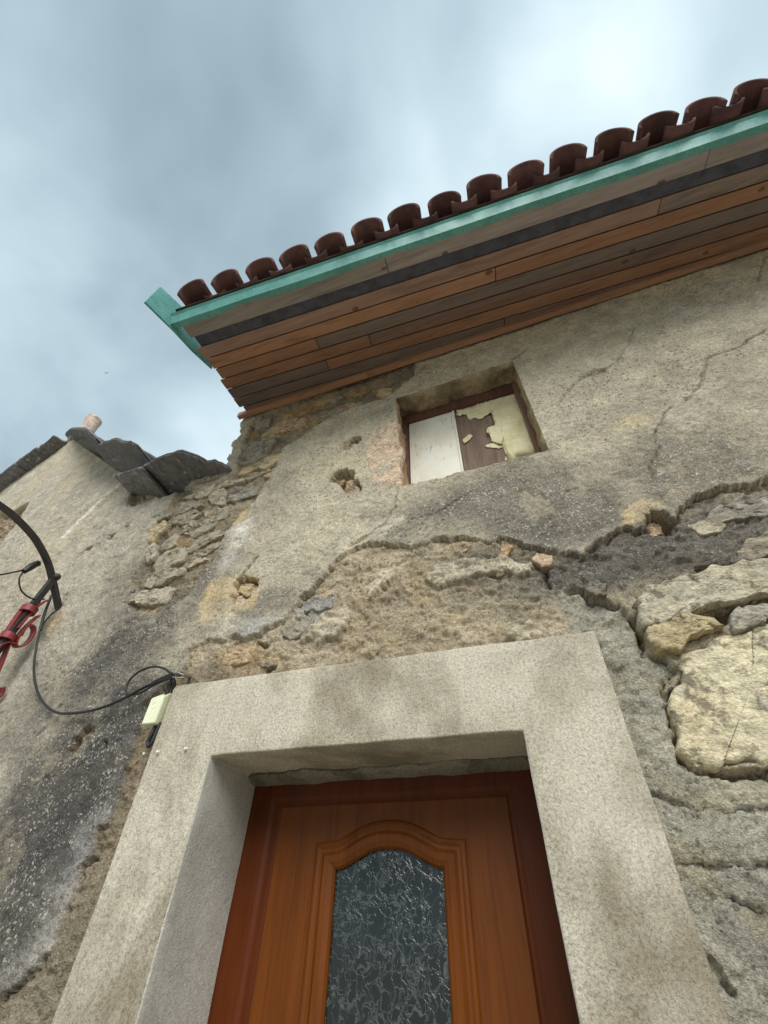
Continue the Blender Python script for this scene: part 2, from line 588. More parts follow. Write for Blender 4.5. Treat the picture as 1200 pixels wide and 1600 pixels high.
def figured_glass():
    m, t, b = principled('figured_dark_glass')
    geo = t.n('ShaderNodeNewGeometry').outputs['Position']
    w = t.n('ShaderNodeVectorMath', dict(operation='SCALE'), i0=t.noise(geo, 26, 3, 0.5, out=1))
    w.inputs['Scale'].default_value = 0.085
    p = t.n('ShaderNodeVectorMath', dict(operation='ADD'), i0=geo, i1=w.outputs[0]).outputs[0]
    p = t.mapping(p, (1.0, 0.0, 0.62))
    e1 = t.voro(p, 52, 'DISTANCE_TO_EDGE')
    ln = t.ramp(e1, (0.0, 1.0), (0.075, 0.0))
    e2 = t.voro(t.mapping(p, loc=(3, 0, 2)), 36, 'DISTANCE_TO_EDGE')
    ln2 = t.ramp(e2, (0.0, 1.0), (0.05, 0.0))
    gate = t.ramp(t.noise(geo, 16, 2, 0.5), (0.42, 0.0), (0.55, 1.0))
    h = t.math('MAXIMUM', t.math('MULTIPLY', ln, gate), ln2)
    t.set(b.inputs['Base Color'], t.mix(t.math('MULTIPLY', h, t.ramp(t.noise(geo, 45, 3, 0.6), (0.3, 0.3), (0.62, 1.0))), (0.010, 0.015, 0.015), (0.085, 0.10, 0.10)))  # pattern lines paler: highlights on the ridges painted into the base colour
    b.inputs['Roughness'].default_value = 0.14
    b.inputs['Specular IOR Level'].default_value = 0.6
    bump(t, b, t.math('ADD', h, t.math('MULTIPLY', t.noise(geo, 22, 2), 0.5)), 0.3, 0.003)
    return m


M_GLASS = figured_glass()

# ------------------------------------------------------------------ ground (light paved lane, reaches the horizon)
gm = concrete_material('pale_lane_paving', lin(172, 164, 148), lin(140, 132, 118), 0.3, 0.8)
gv = [(-400, -400, 0), (400, -400, 0), (400, 400, 0), (-400, 400, 0)]
tag(link('ground', mesh(gv, [(0, 1, 2, 3)]), gm), 'pale paved lane in front of the old house', None, None, 'structure')

# ------------------------------------------------------------------ the wall field
WX0, WX1, WZ0, WZ1 = -0.395, 0.290, 3.210, 4.050      # small window opening
DX0, DX1, DZ1 = -1.040, -0.043, 2.068                 # door opening
SX0, SX1, SZ1 = -1.293, 0.214, 2.330                  # outside of the cast surround


def graded(segs):
    out = []
    for a, b, d in segs:
        n = max(2, int(round((b - a) / d)))
        out.append(np.linspace(a, b, n, endpoint=False))
    return np.concatenate(out + [np.array([segs[-1][1]])])


XS = graded([(-8.6, -6.2, 0.1), (-6.2, -4.2, 0.017), (-4.2, -2.6, 0.011), (-2.6, -1.75, 0.0075), (-1.75, 1.95, 0.0052), (1.95, 3.6, 0.06)])
ZS = graded([(-0.02, 1.42, 0.06), (1.42, 4.66, 0.0056), (4.66, 6.5, 0.013)])
for v in (WX0, WX1):
    XS[np.argmin(abs(XS - v))] = v
for v in (WZ0, WZ1):
    ZS[np.argmin(abs(ZS - v))] = v
X, Z = np.meshgrid(XS, ZS)
# the window opening is out of square
wb = np.exp(-((X - WX0) / 0.12) ** 2) * ss(Z, 3.0, 3.2) * ss(-Z, -4.3, -4.1)
Xw = X - 0.030 * (Z - 3.35) / 0.7 * wb
wz = np.exp(-((Z - WZ1) / 0.12) ** 2) * ss(X, -0.7, -0.4) * ss(-X, -0.6, -0.3)
Zw = Z + 0.060 * (X - WX0 - 0.34) / 0.68 * wz
X, Z = Xw, Zw

# outlines read off the wall, in picture coordinates, put on the wall plane
EXPOSED = wpoly([(1330, 770), (1200, 750), (1165, 750), (1130, 765), (1105, 773), (1090, 769), (1065, 790), (1040, 822), (1003, 818), (975, 826), (930, 850),
                 (890, 861), (860, 863), (835, 851), (805, 844), (760, 841), (720, 838), (690, 843), (665, 849), (625, 853), (600, 849),
                 (560, 851), (540, 863), (515, 886), (490, 921), (470, 936), (440, 966), (410, 986), (370, 996), (320, 1001), (303, 1003),
                 (292, 1040), (262, 1062), (236, 1090), (212, 1150), (190, 1215), (172, 1280), (150, 1300), (130, 1370), (100, 1420), (78, 1488), (40, 1520),
                 (-20, 1590), (-120, 1800), (400, 2300), (1330, 2300)])
CEMENT = wpoly([(862, 918), (915, 912), (928, 928), (985, 945), (1008, 985), (1012, 1010), (1060, 1035), (1050, 1075), (1055, 1110), (1072, 1180),
                (1095, 1205), (1330, 1200), (1330, 2300), (860, 2300), (880, 1100), (900, 990), (868, 940)])
RUBBLE = wpoly([(365, 738), (376, 690), (396, 650), (500, 612), (560, 590), (650, 560), (650, 585), (600, 620), (540, 640), (490, 665), (445, 700), (425, 740),
                (400, 780), (385, 815), (352, 830), (330, 880), (296, 930), (250, 962), (205, 958), (192, 938), (205, 905), (226, 862), (232, 830), (258, 792), (275, 762), (330, 745)])
SMOOTHM = [wpoly(crop(280, 740, 1.935, q)) for q in (
    [(560, 370), (590, 300), (650, 270), (680, 290), (620, 340), (590, 375)],
    [(745, 320), (770, 270), (850, 255), (960, 245), (1075, 260), (1070, 295), (950, 300), (840, 325), (780, 345)],
    [(980, 470), (1060, 440), (1120, 450), (1090, 490), (1000, 500)],
    [(360, 490), (440, 410), (520, 400), (500, 470), (420, 510)])]
TAN = [wpoly(crop(280, 860, 5, [(140, 580), (150, 420), (185, 320), (250, 220), (420, 175), (620, 180), (650, 260), (630, 350), (600, 440), (480, 490), (330, 480), (300, 560), (200, 610)])),
       wpoly(crop(780, 700, 2.857, [(540, 340), (545, 270), (620, 215), (740, 240), (740, 275), (650, 290), (640, 350), (560, 350)])),
       wpoly(crop(780, 700, 2.857, [(725, 160), (750, 145), (790, 180), (850, 175), (850, 205), (770, 215), (755, 190)])),
       wpoly([(70, 975), (88, 955), (108, 950), (96, 975), (80, 1000), (70, 1000)])]
HOLES = [  # outline, depth, soft edge
    (wpoly(crop(280, 860, 5, [(405, 285), (430, 232), (500, 212), (560, 222), (612, 250), (600, 292), (562, 322), (540, 372), (450, 402), (395, 417), (400, 350), (425, 318)])), 0.085, 0.008),
    (wpoly(crop(380, 560, 4.2857, [(583, 815), (610, 760), (680, 733), (752, 755), (742, 790), (792, 860), (780, 892), (660, 892), (650, 850)])), 0.08, 0.006),
    (wpoly(crop(380, 560, 4.2857, [(712, 565), (720, 517), (770, 517), (788, 545), (750, 577)])), 0.09, 0.006),
    (wpoly(crop(380, 560, 4.2857, [(642, 612), (662, 568), (710, 530), (725, 582), (690, 612)])), 0.018, 0.006),
    (wpoly(crop(780, 700, 2.857, [(650, 347), (655, 288), (700, 278), (772, 300), (788, 332), (760, 368), (700, 367)])), 0.09, 0.008),
    (wpoly(crop(800, 380, 3, [(335, 638), (350, 608), (385, 592), (440, 588), (430, 604), (390, 618), (355, 628)])), 0.025, 0.006),
    (wpoly(crop(0, 1050, 4, [(405, 524), (432, 440), (470, 408), (535, 336), (595, 344), (582, 372), (500, 440), (425, 530)])), 0.035, 0.006),
    (wpoly(crop(0, 1050, 4, [(636, 460), (640, 425), (655, 412), (665, 430), (652, 465)])), 0.03, 0.005),
    (wpoly(crop(0, 640, 4.8, [(800, 980), (828, 930), (860, 918), (858, 948), (830, 970)])), 0.05, 0.012),
    (wpoly(crop(0, 640, 4.8, [(585, 1122), (640, 1038), (700, 1015), (690, 1045), (645, 1070)])), 0.045, 0.012),
    (wpoly(crop(0, 640, 4.8, [(910, 880), (935, 855), (975, 860), (960, 880)])), 0.03, 0.012),
    (wpoly([(47, 785), (30, 815), (-8, 862), (-20, 800), (20, 797)]), 0.10, 0.03),
    (wpoly(crop(280, 860, 5, [(560, 720), (600, 685), (640, 690), (690, 735), (660, 750), (620, 730)])), 0.05, 0.008),
    (wpoly(crop(280, 860, 5, [(630, 915), (650, 890), (720, 885), (715, 912), (670, 928)])), 0.045, 0.008),
    (wpoly(crop(780, 700, 2.857, [(292, 185), (340, 172), (345, 180), (300, 192)])), 0.02, 0.004),
    (wpoly(crop(780, 700, 2.857, [(330, 352), (350, 348), (345, 366)])), 0.02, 0.004),
    (wpoly([(198, 792), (205, 765), (246, 752), (240, 778), (212, 790)]), 0.06, 0.02),
    (wpoly(crop(780, 700, 2.857, [(640, 800), (850, 748), (1050, 695), (1250, 655), (1250, 690), (1055, 716), (1020, 760), (1012, 792), (960, 762), (860, 748), (700, 786), (668, 830)])), 0.07, 0.006),
    (wpoly([(980, 955), (1000, 958), (1012, 975), (1018, 1005), (1004, 1006), (996, 985)]), 0.06, 0.012),
]
CRACKS = [  # points, half width, depth
    ([(622, 757), (616, 790), (602, 818), (574, 836), (548, 852)], 0.004, 0.016),
    ([(634, 812), (668, 806), (700, 790), (728, 772), (745, 763)], 0.003, 0.010),
    ([(913, 590), (897, 600), (881, 620), (872, 636)], 0.0032, 0.012),
    ([(946, 578), (964, 562), (984, 535), (990, 512)], 0.0032, 0.012),
    ([(1210, 512), (1167, 530), (1158, 541), (1130, 551), (1107, 557), (1100, 580), (1096, 600), (1073, 626)], 0.004, 0.016),
    ([(1046, 637), (1030, 664), (1022, 680), (1031, 700), (1015, 730), (1022, 752)], 0.0032, 0.012),
    ([(1197, 396), (1188, 420), (1184, 440)], 0.0035, 0.012),
    ([(800, 560), (818, 548), (822, 542)], 0.006, 0.02),
    ([(400, 870), (384, 892), (372, 905)], 0.006, 0.03),
    ([(340, 1032), (352, 1010), (372, 998)], 0.004, 0.02),
    ([(90, 1108), (104, 1090), (112, 1070), (124, 1052)], 0.006, 0.016),
    ([(52, 1150), (62, 1142), (69, 1136)], 0.005, 0.02),
    ([(266, 815), (255, 830), (247, 850), (240, 870), (233, 882), (226, 898), (214, 918)], 0.011, 0.06),
    ([(848, 870), (852, 885), (858, 915)], 0.005, 0.03),
    ([(1090, 1205), (1130, 1206), (1205, 1200), (1300, 1192)], 0.006, 0.032),
    ([(1063, 1350), (1095, 1352), (1140, 1350), (1205, 1356)], 0.004, 0.014),
    ([(1020, 1236), (1060, 1252), (1105, 1262), (1150, 1262), (1205, 1260)], 0.004, 0.014),
    ([(1150, 1405), (1200, 1430)], 0.005, 0.016),
    ([(1110, 1500), (1135, 1540), (1150, 1560)], 0.006, 0.02),
    ([(930, 1000), (938, 1040), (952, 1085)], 0.007, 0.03),
    ([(1050, 1075), (1053, 1110), (1068, 1170), (1085, 1198)], 0.007, 0.035),
    ([(1170, 876), (1190, 872), (1215, 868)], 0.006, 0.03),
    ([(1095, 882), (1130, 880), (1168, 878)], 0.006, 0.025),
]

wx = X + 0.010 * fbm(X, Z, 22, 3, 3) + 0.006 * fbm(X, Z, 75, 2, 4)
wz_ = Z + 0.010 * fbm(X, Z, 22, 3, 5) + 0.006 * fbm(X, Z, 75, 2, 6)
ex_, ez_ = X + 0.024 * fbm(X, Z, 13, 5, 7, 0.55) + 0.003 * fbm(X, Z, 70, 2, 8, 0.6), Z + 0.024 * fbm(X, Z, 13, 5, 9, 0.55) + 0.003 * fbm(X, Z, 70, 2, 10, 0.6)
f_exp = sdf(ex_, ez_, EXPOSED, 0.5)
f_cem = sdf(wx, wz_, CEMENT, 0.5)
f_rub = sdf(wx, wz_, RUBBLE, 0.5)
e = ss(f_exp, -0.001, 0.005)
cm = ss(f_cem, -0.004, 0.016) * e
rb = ss(f_rub, -0.004, 0.03)

und = 0.010 * fbm(X, Z, 1.6, 3, 11) + 0.004 * fbm(X, Z, 7, 3, 12)
pl = und + 0.0018 * fbm(X, Z, 34, 3, 13) + 0.0024 * fbm(X, Z, 90, 2, 14) + ss(-X, 1.2, 1.5) * (0.004 * fbm(X, Z, 26, 4, 15, 0.65) + 0.004 * ss(fbm(X, Z, 9, 4, 16, 0.6), 0.2, 0.3) - 0.003 * ss(ridged(X, Z, 11, 2, 17), 0.9, 0.97))
w1, w2, wid = worley(wx, wz_ * 1.5, 11, 21)
stn = ss(w2 - w1, 0.02, 0.28)
rg = ridged(X, Z, 20, 4, 23)
ragged = fbm(X, Z * 1.5, 30, 4, 25, 0.6)
rough_amt = 0.25 + 1.0 * ss(fbm(X, Z, 4.5, 3, 27), -0.05, 0.4)
old = -0.014 + 0.009 * fbm(X, Z, 3.0, 3, 29) + und * 0.5 + 0.004 * (stn - 0.6) * ss(wid, 0.3, 0.6) + rough_amt * (0.006 * ragged + 0.007 * (rg - 0.55)) + 0.0022 * fbm(X, Z * 1.3, 75, 2, 26)
cemh = -0.034 + 0.007 * fbm(X, Z * 1.6, 7, 4, 31) + rough_amt * (0.006 * (ridged(X, Z * 1.4, 30, 3, 32) - 0.5) + 0.004 * ragged) + 0.003 * fbm(X, Z, 70, 3, 33)
cemh = -0.034 + (cemh + 0.034) * (1 - 0.35 * ss(-Z, -2.2, -1.9))
cemh = cemh + 0.022 * ss(-Z, -2.2, -1.6)          # the patch fills out lower down
# flaky layers: thin skins of mortar broken off one over the other
fx_, fz_ = X + 0.004 * fbm(X, Z, 60, 2, 37), Z + 0.004 * fbm(X, Z, 60, 2, 38)
for k_, (fq, thr, dh, an) in enumerate([(5, 0.15, 0.006, 1.6), (8, 0.05, 0.005, 2.2), (12, 0.25, 0.005, 2.0), (18, 0.25, 0.0035, 1.6), (26, 0.3, 0.004, 2.0)]):
    lay_ = ss(fbm(fx_ + 0.25 * fz_, fz_ * an, fq, 4, 131 + k_, 0.6), thr, thr + 0.04)
    old = old + dh * (lay_ - 0.5)
    cemh = cemh + 0.8 * dh * (ss(fbm(fx_, fz_ * an, fq * 0.9, 4, 141 + k_, 0.6), thr, thr + 0.06) - 0.5)
# mortar lumps bedded round the surround
near = ss(-np.maximum(np.maximum(SX0 - X, X - SX1), Z - SZ1), -0.10, 0.0)
old = old + 0.012 * near * 0.3 + 0.002 * ss(-X, 1.15, 1.35)
rubh = -0.026 + 0.012 * fbm(X, Z * 1.6, 13, 5, 41, 0.6) + 0.014 * (ridged(X, Z * 1.7, 30, 3, 42) - 0.5)
f_sm = np.full(X.shape, -0.12)
for q in SMOOTHM:
    f_sm = np.maximum(f_sm, sdf(wx, wz_, q))
sm = ss(f_sm, -0.002, 0.01) * e
H = pl * (1 - e) + old * e
# plaster lifts a little at its broken edge
H = H + 0.004 * (1 - e) * ss(f_exp, -0.05, -0.004) * ss(fbm(X, Z, 5, 2, 39), -0.2, 0.3)
H = H * (1 - cm) + cemh * cm
# undercut lines along the broken edges
H = H - 0.020 * np.exp(-((f_exp - 0.006) / 0.004) ** 2) * (1 - rb) * ss(fbm(X, Z, 7, 3, 35), -0.15, 0.4)
H = H - 0.022 * np.exp(-((f_cem - 0.012) / 0.007) ** 2) * e * ss(fbm(X, Z, 6, 3, 36), -0.2, 0.2)
H = H + sm * (0.018 - 0.006 * ragged)
H = H * (1 - rb) + rubh * rb
hole = np.zeros(X.shape)
for q, dpt, soft in HOLES:
    g = ss(sdf(wx, wz_, q), -soft * 0.3, soft)
    H = H - dpt * g * (0.8 + 0.3 * fbm(X, Z, 40, 2, 44))
    hole = np.maximum(hole, g)
# beds under the big bedded stones
for q in ([(600, 690), (640, 622), (760, 588), (920, 528), (1100, 505), (1300, 490), (1300, 650), (1210, 662), (1050, 690), (850, 742), (660, 792), (620, 745)],
          [(815, 905), (900, 868), (1000, 838), (1210, 780), (1420, 730), (1420, 1370), (1210, 1392), (1000, 1424), (885, 1412), (838, 1352), (800, 1250), (758, 1132), (760, 1070), (808, 985)],
          [(664, 832), (700, 780), (860, 743), (960, 758), (1018, 795), (940, 832), (830, 872), (780, 914), (720, 892)]):
    g = ss(sdf(X, Z, wpoly(crop(780, 700, 2.857, q))), 0.004, 0.02)
    H = H * (1 - g) - 0.07 * g
wiggx, wiggz = X + 0.006 * fbm(X, Z, 45, 2, 51), Z + 0.006 * fbm(X, Z, 45, 2, 52)
for pts, hw, dpt in CRACKS:
    d = dline(wiggx, wiggz, wpoly(pts))
    H = H - dpt * (1 - ss(d, hw * 0.5, hw * 1.6))
# shallow chips where the thin top skin has come off
chip = ss(fbm(X, Z, 6.5, 6, 61, 0.65), 0.45, 0.55) * (1 - e) * (1 - rb)
H = H - 0.0045 * chip
# long trowelled ridge with a whitened line on the neighbour's wall
SCAR = wpoly([(205, 748), (150, 795), (120, 825), (75, 872)])
ds = dline(X, Z, SCAR, 0.4)
H = H + 0.028 * np.exp(-(ds / 0.035) ** 2)

# ---- colour of the surfaces themselves: plaster, mortar, stone, algae stains
def full(c):
    return np.broadcast_to(c, X.shape + (3,)).copy()


def lay(Cm, m, c):
    m = np.clip(m, 0, 1)[..., None]
    return Cm * (1 - m) + c * m


def blob(px, py, rx, rz, warp=0.55, s=1):
    c = on_wall(px, py)
    q = np.hypot((X - c[0]) / rx, (Z - c[2]) / rz) + warp * fbm(X, Z, 2.2 / max(rx, rz) * 0.7, 5, 70 + s, 0.6)
    return ss(-q, -1.3, -0.15)


K = 1.22
Cc = full(lin(174, 165, 145, K))
Cc = lay(Cc, ss(fbm(X, Z, 2.5, 5, 81, 0.6), -0.1, 0.5) * 0.6, lin(156, 149, 134, K))
left = ss(-X, 1.7, 2.3)
Cc = lay(Cc, left * 0.8, lin(176, 169, 155, K))
Cc = lay(Cc, left * ss(fbm(X * 1.2, Z * 0.7, 1.4, 4, 82), 0.0, 0.6) * 0.5, lin(180, 167, 143, K))
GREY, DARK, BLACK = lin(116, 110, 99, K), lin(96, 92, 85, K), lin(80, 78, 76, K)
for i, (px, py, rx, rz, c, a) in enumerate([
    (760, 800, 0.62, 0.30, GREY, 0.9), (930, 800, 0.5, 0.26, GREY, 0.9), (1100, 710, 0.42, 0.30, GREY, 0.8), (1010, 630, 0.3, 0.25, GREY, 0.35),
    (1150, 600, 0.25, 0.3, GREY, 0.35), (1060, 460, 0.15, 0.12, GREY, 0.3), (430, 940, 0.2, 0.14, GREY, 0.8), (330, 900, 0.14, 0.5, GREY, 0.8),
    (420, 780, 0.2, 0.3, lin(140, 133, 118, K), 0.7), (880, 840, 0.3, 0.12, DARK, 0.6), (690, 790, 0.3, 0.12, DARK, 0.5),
    (150, 1050, 0.35, 0.30, BLACK, 0.85), (130, 1200, 0.38, 0.40, BLACK, 0.95), (60, 1380, 0.36, 0.36, BLACK, 0.9), (100, 1300, 0.3, 0.3, BLACK, 0.7), (250, 980, 0.25, 0.3, DARK, 0.75),
    (190, 920, 0.28, 0.36, GREY, 0.6), (60, 1240, 0.3, 0.3, DARK, 0.8), (30, 1120, 0.3, 0.25, GREY, 0.5), (20, 1480, 0.2, 0.2, DARK, 0.8)]):
    Cc = lay(Cc, blob(px, py, rx, rz, 0.55, i) * a, c)
for i, (px, py, rx, rz, c, a) in enumerate([
    (370, 840, 0.10, 0.22, lin(196, 192, 182, K), 0.8), (130, 1390, 0.12, 0.25, lin(176, 172, 166, K), 0.5), (395, 985, 0.14, 0.07, lin(160, 158, 152, K), 0.6),
    (600, 820, 0.12, 0.07, lin(196, 186, 166, K), 0.6), (50, 1500, 0.12, 0.1, lin(170, 166, 158, K), 0.5), (980, 660, 0.12, 0.05, lin(178, 164, 130, K), 0.6),
    (1040, 380, 0.9, 0.22, lin(184, 172, 142, K), 0.7), (560, 720, 0.3, 0.2, lin(190, 176, 150, K), 0.6)]):
    Cc = lay(Cc, blob(px, py, rx, rz, 0.6, 40 + i) * a, c)
Cc = lay(Cc, chip * 0.25, lin(184, 172, 146, K))
# the raw face behind the plaster
exc = full(lin(186, 172, 148, K))
exc = lay(exc, ss(fbm(X, Z, 3.0, 4, 91), -0.1, 0.5) * 0.7, lin(166, 152, 128, K))
exc = lay(exc, ss(wid, 0.55, 0.65) * ss(w2 - w1, 0.1, 0.3) * 0.5, lin(178, 158, 124, K))
exc = lay(exc, ss(rg, 0.72, 0.9) * 0.35, lin(176, 166, 148, K))
for i, (px, py, rx, rz, c, a) in enumerate([
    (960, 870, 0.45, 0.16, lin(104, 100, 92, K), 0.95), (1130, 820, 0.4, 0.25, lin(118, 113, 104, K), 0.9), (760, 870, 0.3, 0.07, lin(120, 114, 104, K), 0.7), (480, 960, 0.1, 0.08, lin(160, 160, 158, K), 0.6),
    (560, 890, 0.25, 0.12, lin(190, 176, 150, K), 0.8), (380, 1030, 0.16, 0.08, lin(186, 160, 120, K), 0.8), (200, 1200, 0.14, 0.4, lin(150, 134, 110, K), 0.8),
    (140, 1400, 0.14, 0.3, lin(144, 130, 108, K), 0.8), (60, 1560, 0.2, 0.2, lin(146, 136, 116, K), 0.8), (320, 1055, 0.12, 0.06, lin(120, 108, 88, K), 0.8)]):
    exc = lay(exc, blob(px, py, rx, rz, 0.5, 60 + i) * a, c)
Cc = Cc * (1 - e[..., None]) + exc * e[..., None]
Cc = lay(Cc, sm * 0.85, lin(172, 162, 142, K))
cec = full(lin(170, 165, 149, K))
cec = lay(cec, ss(fbm(X, Z, 5, 5, 95, 0.6), -0.1, 0.5) * 0.8, lin(146, 141, 128, K))
cec = lay(cec, ss(fbm(X, Z * 2, 6, 4, 96), 0.25, 0.5) * 0.5, lin(168, 158, 128, K))
Cc = Cc * (1 - cm[..., None]) + cec * cm[..., None]
ruc = full(lin(150, 138, 116, K))
ruc = lay(ruc, ss(fbm(X, Z, 6, 4, 97), -0.1, 0.4) * 0.8, lin(116, 110, 98, K))
ruc = lay(ruc, ss(fbm(X, Z, 8, 3, 98), 0.2, 0.5) * 0.6, lin(168, 140, 100, K))
Cc = Cc * (1 - rb[..., None]) + ruc * rb[..., None]
for q in TAN:
    g = ss(sdf(wx, wz_, q), -0.004, 0.02)
    Cc = lay(Cc, g * (0.6 + 0.35 * fbm(X, Z, 12, 3, 99)), lin(186, 166, 130, K))
Cc = lay(Cc, hole * 0.5, lin(140, 116, 84, K))
Cc = lay(Cc, np.exp(-(ds / 0.022) ** 2) * 0.95 * ss(fbm(X, Z, 9, 3, 101), -0.5, 0.1), lin(232, 228, 220, K))
# grime: rain-blackened plaster grain
Cc = Cc * (1 + 0.16 * fbm(X, Z, 14, 4, 103, 0.65))[..., None]
Cc = np.clip(Cc, 0.01, 0.85)
lum = Cc.mean(-1)
spk = np.clip(0.35 + 1.0 * ss(-lum, -0.34, -0.12), 0, 1) * (1 - cm * 0.6) * (1 - rb * 0.5) * (1 - e * 0.45)
spk = spk * (1 - 0.6 * left * ss(lum, 0.3, 0.5))
rough_a = np.clip(0.36 + 0.25 * ss(-X, 1.2, 1.5) + 0.5 * e + 0.2 * rb, 0, 1)
rough_a = rough_a * (1 - 0.7 * sm)
drk = np.clip(0.15 + 0.35 * ss(fbm(X, Z, 2.0, 3, 105), -0.2, 0.5), 0, 1) * (1 - 0.3 * left)

Yw = base_y(X) - H

# ---- cut the field into the two fronts
xc = 0.25 * (X[:-1, :-1] + X[1:, :-1] + X[:-1, 1:] + X[1:, 1:])
zc = 0.25 * (Z[:-1, :-1] + Z[1:, :-1] + Z[:-1, 1:] + Z[1:, 1:])
XSm, ZSm = 0.5 * (XS[1:] + XS[:-1]), 0.5 * (ZS[1:] + ZS[:-1])
XG, ZG = np.meshgrid(XSm, ZSm)
in_win = (XG > WX0) & (XG < WX1) & (ZG > WZ0) & (ZG < WZ1)
in_door = (XG > SX0 + 0.06) & (XG < SX1 - 0.06) & (ZG < SZ1 - 0.06)
APEX, EAVE_R = on_wall(112, 688), on_wall(238, 776)
APX, APZ, ERX, ERZ = APEX[0], APEX[2], EAVE_R[0], EAVE_R[2]
RSL = (APZ - ERZ) / (ERX - APX)


def rake(x):
    return np.where(x > APX, np.maximum(APZ - RSL * (x - APX), 3.70), APZ - 0.60 * (APX - x))


keepL = zc < rake(xc) + 0.02
xb = np.interp(ZG, [0, 1.5, 2.25, 2.75, 3.3, 6], [-1.48, -1.48, -1.5, -1.80, -1.82, -1.86]) + 0.02 * fbm(XG, ZG, 6, 2, 110)
corner = -1.545 + 0.035 * fbm(XG * 0, ZG, 7, 3, 111) - 0.05 * ss(-ZG, -4.05, -3.75)
soff_z = 4.345 + 0.0695 * (XG + 1.56) + 0.06
main = (XG > xb) & ((XG > corner) | keepL) & (ZG < soff_z) & ~in_win & ~in_door
neigh = (XG <= xb) & keepL & ~in_win & ~in_door


def wall_mesh(mask):
    nr, nc = X.shape
    idx = np.arange(nr * nc).reshape(nr, nc)
    q = np.stack([idx[:-1, :-1][mask], idx[:-1, 1:][mask], idx[1:, 1:][mask], idx[1:, :-1][mask]], 1)
    used, inv = np.unique(q, return_inverse=True)
    q = inv.reshape(q.shape)
    co = np.stack([X.ravel()[used], Yw.ravel()[used], Z.ravel()[used]], 1)
    me = bpy.data.meshes.new('wall')
    me.vertices.add(len(co))
    me.vertices.foreach_set('co', co.astype(np.float32).ravel())
    me.loops.add(q.size)
    me.loops.foreach_set('vertex_index', q.astype(np.int32).ravel())
    me.polygons.add(len(q))
    me.polygons.foreach_set('loop_start', (np.arange(len(q)) * 4).astype(np.int32))
    me.polygons.foreach_set('loop_total', np.full(len(q), 4, np.int32))
    me.update(calc_edges=True)
    for nm, arr in (('Tint', Cc.reshape(-1, 3)), ('Aux', np.stack([spk, rough_a, drk], -1).reshape(-1, 3))):
        a = me.attributes.new(nm, 'FLOAT_COLOR', 'POINT')
        d = np.ones((len(used), 4), np.float32)
        d[:, :3] = arr[used]
        a.data.foreach_set('color', d.ravel())
    me.shade_smooth()
    return me


house = tag(empty('stone_house', (0.0, 0.0, 0.0)), 'old stone house with flaking plaster, brown door and wooden eaves', 'house')
nhouse = tag(empty('neighbour_house', (-3.5, 0.3, 0.0)), 'neighbouring gabled house with grey plaster wall and dark stone slab roof', 'house')
wall = link('wall', wall_mesh(main), M_WALL, house)
nwall = link('wall', wall_mesh(neigh), M_WALL, nhouse)
tag(wall, 'cracked plaster front wall with exposed rubble')
tag(nwall, 'streaked grey plaster gable wall')

# side wall of the taller house, standing above the neighbour's roof, and its back
sv = []
ns = 40
for i in range(ns + 1):
    z = 3.2 + (4.45 - 3.2) * i / ns
    for j in range(13):
        y = 0.03 + 4.5 * (j / 12) ** 1.6
        sv.append((-1.535 + 0.02 * math.sin(z * 23 + j) + 0.012 * math.sin(y * 17 + z * 41), y, z))
sf = [(i * 13 + j, i * 13 + j + 1, (i + 1) * 13 + j + 1, (i + 1) * 13 + j) for i in range(ns) for j in range(12)]
link('side_wall', fixn(mesh(sv, sf)), M_STONE, house, lin(150, 138, 116, K))

# ------------------------------------------------------------------ individual stones
def outline(P, n, jag=0.0, seed=0, soften=1):
    P = np.asarray(P, float)
    Q = np.vstack([P, P[:1]])
    L = np.concatenate([[0], np.cumsum(np.hypot(*(Q[1:] - Q[:-1]).T))])
    s = np.linspace(0, L[-1], n, endpoint=False)
    O = np.stack([np.interp(s, L, Q[:, 0]), np.interp(s, L, Q[:, 1])], 1)
    for _ in range(soften):
        O = 0.25 * np.roll(O, 1, 0) + 0.5 * O + 0.25 * np.roll(O, -1, 0)
    if jag:
        size = L[-1] / 4
        a = np.arange(n) * (36.0 / n) * max(1.0, size / 0.16)
        O = O + jag * min(size, 0.16) * np.stack([fbm(a * 0.31, a * 0 + seed, 1, 3, seed), fbm(a * 0.31, a * 0 + seed + 9, 1, 3, seed + 3)], 1)
    return O


